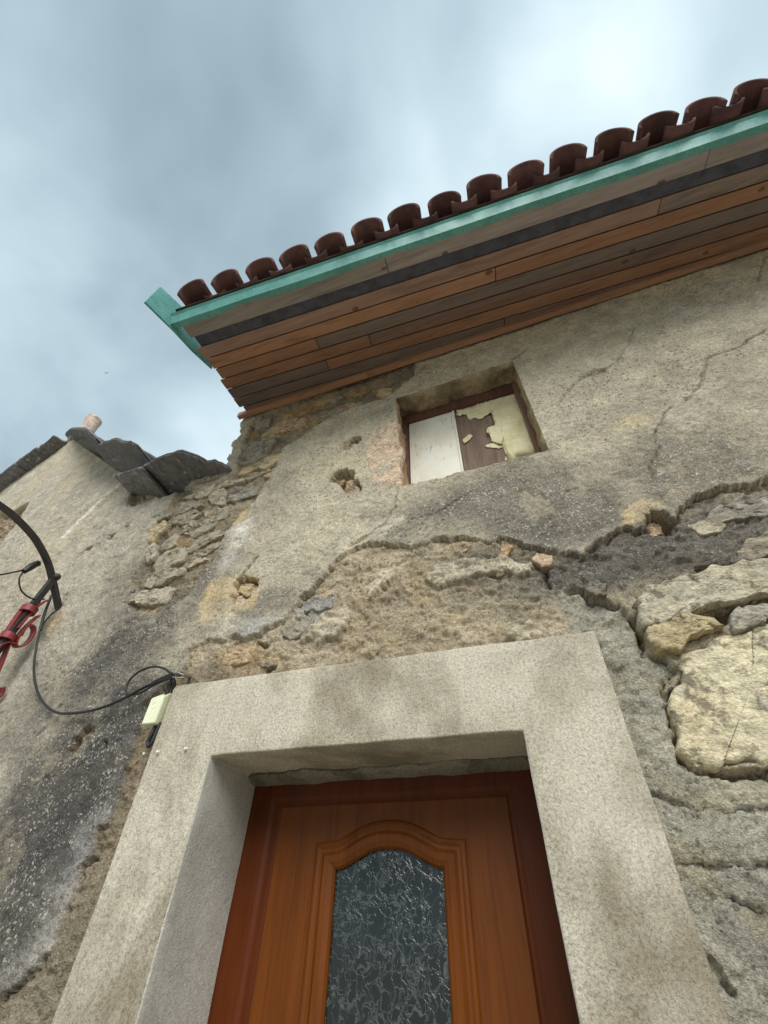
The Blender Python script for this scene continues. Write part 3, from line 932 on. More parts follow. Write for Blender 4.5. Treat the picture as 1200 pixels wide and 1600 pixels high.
def stone(P, front, back, col, seed, parent, mat=None, nseg=36, rings=8, rgh=0.25, edge=0.45, tilt=(0, 0), name='stone', lab=None):
    """irregular stone bedded in the wall: outline P in wall (x, z), face at `front` outside the wall line"""
    O = outline(P, nseg, 0.09, seed, 0)
    c = O.mean(0)
    size = math.sqrt(np.ptp(O[:, 0]) * np.ptp(O[:, 1]))
    amp = rgh * min(size, 0.3)
    vs, fs = [], []
    ch = min(size * edge * 0.35, 0.008)
    prof = [(1.04, -back), (1.015, front - ch * 2.2), (1.0, front - ch), (0.975, front - ch * 0.35), (0.94, front)]
    inner = [(0.94 * (1 - k / rings) ** 0.9, front + 0.003 * size * (k / rings)) for k in range(1, rings)]
    for s, h in prof + inner:
        p = c + (O - c) * s
        f1, f2, cid = worley(p[:, 0] + seed * 0.37, p[:, 1] * 1.4 + seed * 0.11, 2.6 / size, seed % 53)
        facet = (cid - 0.5) * (0.9 if size < 0.3 else 0.0) + (f2 - f1) * 0.5
        nz = fbm(p[:, 0] + seed, p[:, 1] * 1.6 + seed, 3.0 / size, 5, seed % 97, 0.62)
        rr = ridged(p[:, 0] + seed, p[:, 1] * 1.6, 6.0 / size, 3, (seed + 7) % 97)
        hh = h + (amp * 0.16 * nz + amp * 0.16 * (rr - 0.5) + amp * 0.16 * facet) * (1 if h > -back else 0)
        hh = hh + (p[:, 0] - c[0]) * tilt[0] + (p[:, 1] - c[1]) * tilt[1]
        sh = amp * 0.12 * fbm(p[:, 0] * 1.7, p[:, 1], 9 / size, 3, (seed + 3) % 97)
        for q, g, s2 in zip(p, hh, sh):
            vs.append((q[0] + s2, float(base_y(np.array(q[0]))) - g, q[1] + s2))
    R = len(prof) + len(inner)
    for i in range(R - 1):
        for k in range(nseg):
            fs.append((i * nseg + k, i * nseg + (k + 1) % nseg, (i + 1) * nseg + (k + 1) % nseg, (i + 1) * nseg + k))
    last = (R - 1) * nseg
    ctr = np.mean([vs[last + k] for k in range(nseg)], 0)
    vs.append(ctr)
    for k in range(nseg):
        fs.append((last + k, last + (k + 1) % nseg, len(vs) - 1))
    o = link(name, fixn(mesh(vs, fs)), mat or M_STONE, parent, col)
    if lab:
        o['label'] = lab
    return o


GR, LG, BL, TN, BR, PK, OR = (lin(144, 137, 123, K), lin(166, 158, 142, K), lin(138, 136, 132, K), lin(180, 161, 126, K), lin(146, 128, 102, K), lin(190, 170, 152, K), lin(172, 150, 122, K))
c4 = lambda pts: wpoly(crop(180, 640, 4, pts))
corner_stones = [
    ([(870, 175), (900, 110), (1010, 60), (1190, 40), (1200, 95), (1100, 112), (1000, 152), (930, 175)], 0.0, TN),
    ([(765, 325), (800, 220), (850, 180), (960, 165), (1010, 180), (980, 230), (900, 290), (830, 322)], 0.02, GR),
    ([(745, 395), (775, 335), (870, 312), (940, 290), (1060, 250), (1062, 290), (960, 350), (850, 375), (800, 398)], 0.01, TN),
    ([(800, 425), (960, 352), (975, 370), (815, 436)], 0.02, LG),
    ([(430, 505), (470, 450), (600, 390), (740, 372), (735, 412), (620, 470), (600, 490), (480, 517)], 0.03, GR),
    ([(408, 548), (600, 480), (612, 497), (570, 532), (420, 560)], 0.025, LG),
    ([(600, 482), (680, 433), (790, 426), (798, 442), (690, 467), (610, 500)], 0.02, LG),
    ([(573, 562), (590, 520), (640, 488), (680, 498), (687, 572), (620, 592)], 0.02, LG),
    ([(690, 572), (690, 500), (730, 460), (860, 438), (892, 460), (860, 532), (760, 552)], 0.0, BL),
    ([(378, 642), (400, 570), (470, 548), (532, 555), (522, 602), (450, 627)], 0.015, GR),
    ([(338, 702), (380, 650), (500, 612), (522, 642), (470, 682), (380, 712)], 0.015, GR),
    ([(535, 700), (530, 630), (600, 592), (700, 600), (692, 652), (610, 692)], 0.005, GR),
    ([(268, 872), (290, 820), (370, 768), (392, 780), (372, 832), (310, 872)], 0.02, LG),
    ([(222, 965), (240, 920), (330, 868), (400, 868), (432, 900), (422, 950), (330, 992), (240, 1002)], 0.03, LG),
    ([(158, 1104), (180, 1050), (260, 1000), (400, 980), (432, 1000), (402, 1042), (280, 1092), (180, 1114)], 0.025, LG),
    ([(83, 1206), (150, 1140), (330, 1080), (352, 1110), (300, 1192), (200, 1212), (90, 1220)], 0.02, LG),
    ([(400, 865), (480, 800), (560, 770), (640, 740), (692, 760), (640, 792), (520, 852), (430, 892)], 0.01, GR),
    ([(388, 765), (420, 700), (530, 692), (640, 692), (602, 732), (480, 782)], 0.01, GR),
    ([(125, 714), (190, 660), (280, 620), (342, 640), (332, 672), (220, 702), (180, 734)], 0.02, BL),
    ([(186, 765), (230, 702), (300, 680), (332, 710), (282, 772), (230, 834), (188, 814)], 0.025, TN),
    ([(156, 905), (180, 832), (240, 820), (272, 852), (232, 932), (180, 944)], 0.025, LG),
    ([(28, 1175), (50, 1110), (90, 1088), (142, 1130), (122, 1184), (60, 1214)], 0.03, BL),
    ([(915, 412), (940, 380), (977, 375), (960, 412)], 0.01, OR),
    ([(700, 725), (760, 642), (860, 582), (882, 602), (800, 692), (760, 732)], 0.0, TN),
    ([(430, 985), (480, 930), (560, 905), (570, 925), (480, 965)], 0.01, LG),
    ([(470, 905), (560, 855), (640, 810), (670, 820), (560, 890)], 0.008, GR),
]
for i, (pts, fr, c) in enumerate(corner_stones):
    rnd = random.Random(i)
    stone(c4(pts), fr * 0.5 - 0.020, 0.10, (c * 0.6 + 0.4 * lin(156, 146, 126, K)) * rnd.uniform(0.88, 1.1), 11 + i * 7, wall, tilt=(rnd.uniform(-.08, .08), rnd.uniform(-.12, .05)), rgh=0.3)
c5 = lambda pts: wpoly(crop(380, 560, 4.2857, pts))
for i, (pts, fr, c) in enumerate([
    ([(130, 520), (180, 450), (270, 400), (430, 392), (430, 425), (330, 455), (240, 490), (160, 525)], 0.0, OR),
    ([(330, 370), (350, 325), (410, 300), (465, 305), (450, 340), (390, 370)], 0.0, BR),
    ([(498, 410), (510, 375), (580, 335), (660, 318), (700, 335), (690, 360), (600, 400), (540, 432)], 0.0, GR),
    ([(680, 245), (720, 200), (800, 180), (850, 190), (820, 225), (740, 250)], 0.0, BR),
    ([(90, 390), (185, 390), (180, 440), (110, 480), (80, 470)], 0.01, GR),
    ([(540, 265), (610, 235), (660, 245), (600, 275), (550, 285)], 0.0, GR),
    ([(770, 400), (800, 350), (900, 325), (990, 300), (1010, 340), (900, 390), (800, 415)], -0.002, LG),
    ([(430, 520), (480, 470), (540, 455), (540, 485), (470, 530)], -0.005, OR),
    ([(640, 310), (720, 285), (790, 280), (760, 310), (690, 330)], -0.004, OR),
    ([(880, 225), (930, 190), (1000, 190), (990, 225), (920, 245)], 0.0, TN)]):
    stone(c5(pts), fr - 0.010, 0.10, c, 301 + i * 5, wall, rgh=0.25)
stone(c5([(815, 570), (870, 445), (1000, 385), (1034, 400), (1052, 620), (1062, 850), (1000, 855), (880, 872), (858, 760), (822, 640)]), -0.003, 0.04, lin(194, 174, 152, K), 407, wall, nseg=60, rings=16, rgh=0.08, edge=0.05,
      lab='pinkish dressed stone beside the small window')
# stones seen at the bottom of the holes
for i, (P, c, fr) in enumerate([
    (wpoly(crop(280, 860, 5, [(425, 300), (450, 240), (540, 228), (592, 260), (562, 312), (500, 335)])), TN, -0.03),
    (wpoly(crop(280, 860, 5, [(395, 400), (400, 340), (440, 325), (490, 350), (460, 380)])), PK, -0.035),
    (c5([(660, 880), (672, 800), (720, 790), (770, 840), (782, 885)]), OR * 0.9, -0.03),
    (c5([(590, 825), (610, 790), (670, 780), (650, 820)]), BR, -0.03),
    (wpoly(crop(780, 700, 2.857, [(660, 350), (668, 305), (720, 300), (735, 350), (700, 366)])), OR, -0.04)]):
    stone(P, fr, 0.12, c, 501 + i * 3, wall, rgh=0.35)
# rubble right of the door
c6 = lambda pts: wpoly(crop(780, 700, 2.857, pts))
YL = lin(194, 184, 156, K)
right_stones = [
    ([(600, 690), (640, 622), (760, 588), (920, 528), (1100, 505), (1300, 490), (1300, 650), (1210, 662), (1050, 690), (850, 742), (660, 792), (620, 745)], 0.012, lin(172, 164, 144, K), 80, 24, 0.12, 'broad weathered stone bridging the crack'),
    ([(664, 832), (700, 780), (860, 743), (960, 758), (1018, 795), (940, 832), (830, 872), (780, 914), (720, 892)], 0.010, lin(172, 158, 126, K), 40, 10, 0.3, 'loose wedge-shaped tan stone'),
    ([(1014, 754), (1050, 708), (1210, 688), (1300, 680), (1300, 740), (1210, 762), (1100, 802), (1030, 812)], 0.004, lin(156, 150, 136, K), 36, 8, 0.28, None),
    ([(815, 905), (900, 868), (1000, 838), (1210, 780), (1420, 730), (1420, 1370), (1210, 1392), (1000, 1424), (885, 1412), (838, 1352), (800, 1250), (758, 1132), (760, 1070), (808, 985)], -0.010, YL, 120, 50, 0.07, 'big pale yellow rough-hewn block'),
    ([(915, 318), (960, 262), (1200, 208), (1300, 200), (1300, 285), (1080, 312), (980, 330)], -0.012, lin(140, 134, 122, K), 36, 8, 0.25, None),
    ([(1060, 455), (1090, 400), (1200, 368), (1300, 350), (1300, 460), (1200, 476), (1120, 498)], -0.01, lin(146, 138, 122, K), 36, 8, 0.25, None),
    ([(845, 335), (930, 312), (1036, 332), (1000, 362), (900, 374)], -0.012, lin(170, 160, 140, K), 30, 6, 0.15, None),
    ([(0, 470), (10, 425), (60, 430), (40, 475)], -0.005, lin(176, 150, 116, K), 20, 4, 0.3, None),
    ([(140, 495), (165, 470), (235, 478), (238, 515), (190, 528)], 0.0, lin(184, 160, 136, K), 22, 5, 0.3, None),
    ([(390, 640), (395, 600), (440, 590), (480, 605), (478, 655), (430, 660)], 0.0, lin(120, 114, 102, K), 24, 5, 0.4, None),
]
for i, (pts, fr, c, ns_, rg_, am, lb) in enumerate(right_stones):
    stone(c6(pts), fr, 0.12, c, 601 + i * 11, wall, M_BLOCK if ns_ > 50 else M_STONE, ns_, rg_, am, 0.25, lab=lb)
for i, (pts, fr, c) in enumerate([
    (crop(280, 860, 5, [(300, 860), (340, 790), (450, 730), (560, 735), (640, 760), (600, 830), (480, 870), (360, 880)]), -0.005, OR),
    (crop(280, 860, 5, [(620, 890), (640, 850), (720, 850), (730, 885), (680, 905)]), 0.0, GR),
    (crop(280, 860, 5, [(110, 660), (160, 630), (230, 640), (245, 680), (160, 712)]), -0.003, BL),
    (crop(280, 860, 5, [(770, 600), (830, 560), (940, 540), (970, 600), (930, 650), (850, 690), (800, 660)]), 0.0, GR),
    (crop(280, 860, 5, [(960, 400), (1040, 345), (1180, 340), (1230, 370), (1180, 430), (1060, 460), (970, 470)]), -0.002, BL),
    (crop(280, 740, 1.935, [(410, 350), (440, 345), (460, 352), (440, 360), (415, 362)]), 0.0, OR),
    (crop(280, 740, 1.935, [(945, 290), (975, 280), (985, 298), (960, 308)]), 0.0, OR),
    (crop(280, 740, 1.935, [(800, 225), (860, 195), (890, 200), (880, 225), (830, 240)]), -0.003, TN)]):
    stone(wpoly(pts), fr - 0.012, 0.10, c, 801 + i * 13, wall, rgh=0.3)

# ------------------------------------------------------------------ small window
win = empty('window', (-0.05, 0.1, 3.2), house)
tag(win, 'small boarded window with peeling paint')
# reveals: follow the broken front edge back to the frame
ix0, ix1 = int(np.argmin(abs(XS - WX0))), int(np.argmin(abs(XS - WX1)))
iz0, iz1 = int(np.argmin(abs(ZS - WZ0))), int(np.argmin(abs(ZS - WZ1)))


def reveal(fr, inward, depth, amp, seed):
    n = len(fr)
    D = 22
    vs, fs = [], []
    for i, p in enumerate(fr):
        for j in range(D):
            y = p[1] + (depth - p[1]) * j / (D - 1)
            q = float(fbm(np.array(p[0] * 1.0 + p[2]), np.array(y), 14, 4, seed)) * amp * min(1, j / 3)
            q = q + 0.004 * math.sin(math.pi * min(1, j / 4))
            vs.append((p[0] + inward[0] * q, y, p[2] + inward[2] * q))
    for i in range(n - 1):
        for j in range(D - 1):
            fs.append((i * D + j, (i + 1) * D + j, (i + 1) * D + j + 1, i * D + j + 1))
    return fixn(mesh(vs, fs))


P3 = lambda r, c: (X[r, c], Yw[r, c], Z[r, c])
M_REV_P = concrete_material('pinkish_reveal', lin(206, 172, 142), lin(178, 142, 112), 0.4, 9.0, 0.012)
M_REV_C = concrete_material('cream_reveal', lin(196, 180, 146), lin(150, 136, 110), 0.4, 8.0, 0.012)
M_REV_G = concrete_material('stained_reveal', lin(178, 164, 134), lin(132, 118, 94), 0.45, 7.0, 0.014)
link('reveal', reveal([P3(r, ix0) for r in range(iz0, iz1 + 1)], (1, 0, 0), 0.24, 0.012, 3), M_REV_P, win)
link('reveal', reveal([P3(r, ix1) for r in range(iz0, iz1 + 1)], (-1, 0, 0), 0.24, 0.012, 4), M_REV_C, win)
link('reveal', reveal([P3(iz1, c) for c in range(ix0, ix1 + 1)], (0, 0, -1), 0.24, 0.016, 5), M_REV_G, win)
link('sill', reveal([P3(iz0, c) for c in range(ix0, ix1 + 1)], (0, 0, 1), 0.24, 0.012, 6), M_REV_C, win)
FW = 0.15
oldw = lin(96, 72, 62, K)
link('frame_stile', hexa([(-0.43, FW, 3.2), (-0.385, FW, 3.2), (-0.385, FW + 0.05, 3.2), (-0.43, FW + 0.05, 3.2), (-0.45, FW, 4.04), (-0.40, FW, 4.04), (-0.40, FW + 0.05, 4.04), (-0.45, FW + 0.05, 4.04)], 0.004), M_OLDWOOD, win, oldw)
link('frame_stile', box(0.262, 0.30, FW - 0.01, FW + 0.05, 3.2, 4.10, 0.004), M_OLDWOOD, win, lin(120, 92, 80, K))
link('frame_head', hexa([(-0.405, FW - 0.012, 3.945), (0.262, FW - 0.012, 3.985), (0.262, FW + 0.05, 3.985), (-0.405, FW + 0.05, 3.945), (-0.405, FW - 0.012, 4.03), (0.262, FW - 0.012, 4.09), (0.262, FW + 0.05, 4.09), (-0.405, FW + 0.05, 4.03)], 0.004), M_OLDWOOD, win, lin(82, 56, 46, K))
link('white_board', box(-0.386, -0.112, FW + 0.008, FW + 0.028, 3.2, 3.99, 0.003), M_WHITE, win)
link('bead', box(-0.112, -0.100, FW + 0.002, FW + 0.028, 3.2, 3.99, 0.002), M_WHITE, win)
brd = link('brown_board', box(-0.099, 0.263, FW + 0.016, FW + 0.034, 3.2, 4.01, 0.003), M_OLDWOOD, win, lin(112, 96, 84, K))


def flake(pts, y, th, curl, seed):
    """peeling paint: thin skin with its free edges lifting off the board"""
    P = np.array([hit(px, py, (0, 1, 0), y)[[0, 2]] for px, py in pts])
    O = outline(P, max(40, 4 * len(pts)), 0.0, seed, 0)
    O = O + 0.0055 * np.stack([fbm(O[:, 0], O[:, 1], 60, 3, seed), fbm(O[:, 0], O[:, 1], 60, 3, seed + 2)], 1)
    O = O + 0.004 * np.stack([fbm(O[:, 0], O[:, 1], 24, 2, seed + 20), fbm(O[:, 0], O[:, 1], 24, 2, seed + 22)], 1)
    n = len(O)
    bm = bmesh.new()
    vv = [bm.verts.new((p[0], y, p[1])) for p in O]
    f = bm.faces.new(vv)
    r = bmesh.ops.triangulate(bm, faces=[f])
    for _ in range(2):
        bmesh.ops.subdivide_edges(bm, edges=[e_ for e_ in bm.edges if e_.calc_length() > 0.02], cuts=1)
        bmesh.ops.triangulate(bm, faces=bm.faces[:])
    for v in bm.verts:
        d = min(np.hypot(O[:, 0] - v.co.x, O[:, 1] - v.co.z))
        lift = curl * math.exp(-d / 0.012) * max(0.0, float(fbm(np.array(v.co.x), np.array(v.co.z), 11, 2, seed + 5)) + 0.35)
        v.co.y -= lift
    me = bpy.data.meshes.new('m')
    bmesh.ops.recalc_face_normals(bm, faces=bm.faces)
    bm.to_mesh(me)
    bm.free()
    o = link('paint_flake', me, M_CREAM, brd)
    s = o.modifiers.new('thick', 'SOLIDIFY')
    s.thickness = th
    s.offset = 0
    return o


k5 = lambda pts: crop(480, 520, 2.857, pts)
YP = FW + 0.0135
flake(k5([(665, 345), (730, 330), (800, 300), (930, 262), (960, 340), (985, 430), (1022, 540), (945, 560), (880, 575), (890, 530), (875, 505), (880, 460), (862, 432), (835, 440), (842, 405), (825, 360), (800, 372), (770, 395), (745, 378), (725, 390), (715, 368), (670, 378)]), YP, 0.0016, 0.012, 3)
flake(k5([(805, 435), (835, 420), (862, 430), (880, 470), (870, 500), (830, 490), (812, 460)]), YP - 0.003, 0.0016, 0.014, 8)
flake(k5([(690, 482), (720, 460), (745, 462), (725, 480), (700, 496)]), YP - 0.001, 0.0016, 0.008, 12)
flake(k5([(795, 505), (830, 490), (885, 505), (860, 515), (810, 512)]), YP - 0.002, 0.0016, 0.012, 15)

# ------------------------------------------------------------------ cast door surround
door = empty('door', (-0.54, 0.29, 0.0), house)
tag(door, 'brown varnished panel door with arched figured glass')


def surround():
    xs = [SX0, DX0, DX1, SX1]
    y0, y1 = -0.030, 0.36
    bm = bmesh.new()
    ny = 10
    ylist = [y0 + (y1 - y0) * k / ny for k in range(ny + 1)]

    def sub(a, b, d):
        n = max(1, int(round((b - a) / d)))
        return [a + (b - a) * k / n for k in range(n)]
    xl = sub(xs[0], xs[1], 0.035) + sub(xs[1], xs[2], 0.035) + sub(xs[2], xs[3], 0.035) + [xs[3]]
    zl = sub(0.0, DZ1, 0.035) + sub(DZ1, SZ1, 0.035) + [SZ1]
    solid = lambda i, j: 0 <= i < len(xl) - 1 and 0 <= j < len(zl) - 1 and not (xs[1] - 1e-6 < xl[i] < xs[2] - 1e-6 and zl[j] < DZ1 - 1e-6)
    cache = {}

    def V(i, j, k):
        if (i, j, k) not in cache:
            x, z, y = xl[i], zl[j], ylist[k]
            x += 0.0035 * math.sin(z * 7 + i) * 0.5 + 0.003 * float(fbm(np.array(z), np.array(x), 4, 3, 9))
            zz_ = z + 0.003 * float(fbm(np.array(x), np.array(z + 3), 4, 3, 8))
            y += 0.003 * float(fbm(np.array(x), np.array(z), 3, 3, 7)) if k == 0 else 0
            cache[(i, j, k)] = bm.verts.new((x, y, zz_))
        return cache[(i, j, k)]
    for i in range(len(xl) - 1):
        for j in range(len(zl) - 1):
            if not solid(i, j):
                continue
            bm.faces.new([V(i, j, 0), V(i + 1, j, 0), V(i + 1, j + 1, 0), V(i, j + 1, 0)])
            bm.faces.new([V(i, j, ny), V(i, j + 1, ny), V(i + 1, j + 1, ny), V(i + 1, j, ny)])
            for di, dj, a, b in ((-1, 0, (i, j), (i, j + 1)), (1, 0, (i + 1, j), (i + 1, j + 1)), (0, -1, (i, j), (i + 1, j)), (0, 1, (i, j + 1), (i + 1, j + 1))):
                if not solid(i + di, j + dj):
                    for k in range(ny):
                        bm.faces.new([V(*a, k), V(*b, k), V(*b, k + 1), V(*a, k + 1)])
    bmesh.ops.recalc_face_normals(bm, faces=bm.faces)
    me = bpy.data.meshes.new('m')
    bm.to_mesh(me)
    bm.free()
    return me


sme = surround()
M_REVEAL = concrete_material('floated_grey_reveal', lin(196, 192, 182), lin(176, 172, 162), 0.3, 5.0)
sme.materials.append(M_SURR)
sme.materials.append(M_REVEAL)
for p_ in sme.polygons:
    if abs(p_.normal.x) > 0.7 and DX0 - 0.05 < p_.center.x < DX1 + 0.05 and p_.center.z < DZ1:
        p_.material_index = 1
so = link('door_surround', sme, M_SURR, house)
tag(so, 'plain cast cement door surround with dark blotches')
bv = so.modifiers.new('soft', 'BEVEL')
bv.width = 0.006
bv.segments = 3
bv.limit_method = 'ANGLE'
bv.angle_limit = math.radians(50)

# ragged mortar between lintel and door head
sv, sf = [], []
n = 90
for i in range(n + 1):
    x = DX0 - 0.006 + (DX1 - DX0 + 0.012) * i / n
    f = 0.5 + 0.5 * float(fbm(np.array(x), np.array(0.3), 5, 4, 55, 0.6))
    yf = 0.245 - 0.085 * max(0, f)
    for (y, z) in ((0.33, DZ1 + 0.002), (yf, DZ1 + 0.002), (yf + 0.004, DZ1 - 0.006 - 0.004 * f), (0.22, DZ1 - 0.010 - 0.008 * f), (0.285, DZ1 - 0.018 - 0.014 * f), (0.33, DZ1 - 0.018)):
        sv.append((x, y + 0.004 * float(fbm(np.array(x), np.array(z * 9), 30, 2, 5)), z))
for i in range(n):
    for k in range(6):
        sf.append((i * 6 + k, i * 6 + (k + 1) % 6, i * 6 + 6 + (k + 1) % 6, i * 6 + 6 + k))
link('mortar_bead', fixn(mesh(sv, sf)), M_SMORTAR, door)

# ------------------------------------------------------------------ door: frame, leaf, moulding, glass
DB = lin(100, 52, 10, 1.0)
DY = 0.285
fr = empty('frame', (-0.54, DY, 0), door)


def moulded_bar(name, parent, path, prof, col, closed=False):
    """sweep a profile (offset in plane, offset towards viewer) along a path in the door plane, mitred"""
    P = [np.array(p, float) for p in path]
    n = len(P)
    vs, fs = [], []
    for i, p in enumerate(P):
        a = P[i - 1] if i > 0 else None
        b = P[i + 1] if i < n - 1 else None
        d1 = (p - a) / np.linalg.norm(p - a) if a is not None else None
        d2 = (b - p) / np.linalg.norm(b - p) if b is not None else None
        d1 = d2 if d1 is None else d1
        d2 = d1 if d2 is None else d2
        n1, n2 = np.array([d1[1], -d1[0]]), np.array([d2[1], -d2[0]])
        m = n1 + n2
        m = m / (m @ n1)
        for o_, h_ in prof:
            q = p + m * o_
            vs.append((q[0], DY - h_, q[1]))
    k_ = len(prof)
    for i in range(n - 1):
        for k in range(k_):
            fs.append((i * k_ + k, i * k_ + (k + 1) % k_, (i + 1) * k_ + (k + 1) % k_, (i + 1) * k_ + k))
    fs.append(tuple(range(k_)))
    fs.append(tuple(range((n - 1) * k_, n * k_)))
    o = link(name, fixn(mesh(vs, fs)), M_DOOR, parent, col, smooth=False)
    return o


LX0, LX1, LZ1 = -0.918, -0.122, 1.985      # leaf edges inside the frame
MX = 0.5 * (LX0 + LX1) + 0.006
# frame members with a rounded inner step
fp = [(0.0, -0.05), (0.0, 0.018), (0.012, 0.022), (0.085, 0.022), (0.097, 0.015), (0.104, 0.015), (0.112, 0.006), (0.126, 0.004), (0.126, -0.05)]
# widths: outer face to wall about 0.125
moulded_bar('frame_rail', fr, [(DX0 - 0.002, 0.02), (DX0 - 0.002, 2.092), (DX1 + 0.012, 2.092), (DX1 + 0.012, 0.02)], fp, DB * np.array([0.66, 0.5, 0.5]))
leaf = empty('leaf', (MX, DY, 0), door)
# arched glass opening
GX0, GX1, GZ, GA = -0.699, -0.352, 1.812, 0.050


def arch_pts(off, n=26):
    x0, x1 = GX0 - off, GX1 + off
    zs = GZ + off * 0.55
    out = [(x0, 0.18)]
    for k in range(n + 1):
        u = -1 + 2 * k / n
        w_ = (x1 - x0) / 2
        out.append(((x0 + x1) / 2 + u * w_, zs + (GA + off * 0.42) * (0.5 + 0.5 * math.cos(math.pi * abs(u) ** 1.25)) - 0.002))
    out.append((x1, 0.18))
    return out


def leaf_mesh():
    inner = arch_pts(0.02)
    # panel with the arch cut out: left, right and top fields built between the arch and the leaf edge
    vs, fs = [], []
    front, back = DY - 0.006, DY + 0.035
    outer = []
    m = len(inner)
    for k, (x, z) in enumerate(inner):
        if k == 0: outer.append((LX0, 0.18))
        elif k == m - 1: outer.append((LX1, 0.18))
        else:
            u = (k - 1) / (m - 3)
            if u < 0.12: outer.append((LX0, GZ + (LZ1 - GZ) * (u / 0.12)))
            elif u > 0.88: outer.append((LX1, GZ + (LZ1 - GZ) * ((1 - u) / 0.12)))
            else: outer.append((LX0 + (LX1 - LX0) * (u - 0.12) / 0.76, LZ1))
    for y in (front, back):
        for q in inner: vs.append((q[0], y, q[1]))
        for q in outer: vs.append((q[0], y, q[1]))
    for k in range(m - 1):
        fs.append((k, k + 1, m + k + 1, m + k))
        b = 2 * m
        fs.append((b + k, b + m + k, b + m + k + 1, b + k + 1))
        fs.append((k, b + k, b + k + 1, k + 1))
        fs.append((m + k, m + k + 1, b + m + k + 1, b + m + k))
    i0 = len(vs)
    for y in (front, back):
        vs.extend([(LX0, y, 0.02), (LX1, y, 0.02), (LX1, y, 0.18), (LX0, y, 0.18)])
    fs.extend([tuple(i0 + q for q in f) for f in HEX])
    return fixn(mesh(vs, fs))


link('panel', leaf_mesh(), M_DOOR, leaf, DB, smooth=False)
gp = arch_pts(0.0)
mp = [(-0.002, -0.03), (-0.002, 0.006), (0.004, 0.013), (0.018, 0.019), (0.034, 0.020), (0.044, 0.012), (0.052, 0.011), (0.060, 0.015), (0.068, 0.012), (0.074, 0.004), (0.074, -0.03)]
moulded_bar('glass_moulding', leaf, gp, [(-a, h) for a, h in mp], DB * 1.06)
gz = arch_pts(0.004)
pane = fixn(mesh([(x, DY + 0.004, z) for x, z in gz] + [(x, DY + 0.010, z) for x, z in gz],
            [tuple(range(len(gz))), tuple(range(len(gz), 2 * len(gz)))] + [(k, (k + 1) % len(gz), len(gz) + (k + 1) % len(gz), len(gz) + k) for k in range(len(gz))]))
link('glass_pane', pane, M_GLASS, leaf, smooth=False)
link('bottom_rail', box(LX0 + 0.1, LX1 - 0.1, DY - 0.016, DY - 0.004, 0.06, 0.16, 0.004), M_DOOR, leaf, DB * 1.04)
hk = link('handle', tube([(-0.17, DY - 0.01, 1.02), (-0.17, DY - 0.05, 1.02), (-0.20, DY - 0.055, 1.02), (-0.28, DY - 0.055, 1.015)], 0.009), M_WIRE, leaf)
link('threshold', box(DX0 + 0.002, DX1 - 0.002, 0.10, 0.33, 0.004, 0.02, 0.003), M_SURR, door)

# ------------------------------------------------------------------ eaves: soffit, fascia, flashing, tiles
EL, ER = np.array([-1.557, -0.585, 4.217]), np.array([1.653, -0.46, 4.44])
EU = (ER - EL) / np.linalg.norm(ER - EL)
EH = np.array([EU[1], -EU[0], 0.0])
EH /= np.linalg.norm(EH)
EV = np.cross(EH, EU)
EV = EV if EV[2] > 0 else -EV
SL = 0.22


def E3(u, o, v):
    return EL + EU * u + EH * o + EV * v


def ebox(u0, u1, o0, o1, v0, v1, bevel=0.0, slope=True, du=0.0):
    """bar along the eaves; v measured above the soffit slope when slope is set"""
    f = (lambda o: -SL * o) if slope else (lambda o: 0.0)
    return hexa([E3(u0, o0, v0 + f(o0)), E3(u1, o0, v0 + f(o0)), E3(u1, o1, v0 + f(o1)), E3(u0, o1, v0 + f(o1)),
                 E3(u0 + du, o0, v1 + f(o0)), E3(u1, o0, v1 + f(o0)), E3(u1, o1, v1 + f(o1)), E3(u0 + du, o1, v1 + f(o1))], bevel)


roof = empty('roof', tuple(E3(0, 0, 0)), house)
tag(roof, 'clay tiled roof with green metal edge and boarded soffit')
ULEN = 5.4
PW = 0.0835
rnd = random.Random(5)
O_BR, G_BR, R_BR = lin(148, 110, 86, 1.0), lin(124, 108, 100, 1.0), lin(132, 106, 94, 1.0)
plank_cols = [[R_BR * 1.2, G_BR * 1.05], [O_BR * 1.1, O_BR], [O_BR * 0.95, G_BR * 0.95], [O_BR * 0.9, R_BR * 0.8], [G_BR * 0.85, O_BR * 0.85], [G_BR * 0.85, R_BR * 0.85], [R_BR * 0.9, R_BR], [R_BR, G_BR]]
joints = [[2.72], [1.86], [0.74], [1.06], [0.74], [1.9], [1.2], [2.2]]
starts = [0.03, 0.045, 0.05, 0.03, 0.03, 0.025, 0.05, 0.03]
for r in range(8):
    o1 = -r * PW - 0.002
    o0 = o1 - PW + 0.007
    us = [starts[r]] + joints[r] + [ULEN]
    for k in range(len(us) - 1):
        dv = rnd.uniform(-0.0015, 0.0015)
        link('plank', ebox(us[k] + (0.002 if k else 0), us[k + 1] - 0.002, o0, o1, dv, 0.018 + dv, 0.003), M_PLANK, roof, plank_cols[r][k] * rnd.uniform(0.92, 1.08), smooth=False)
link('sheathing', ebox(0.06, ULEN, -5.2, 0.16, 0.022, 0.05), M_DECK, roof, smooth=False)
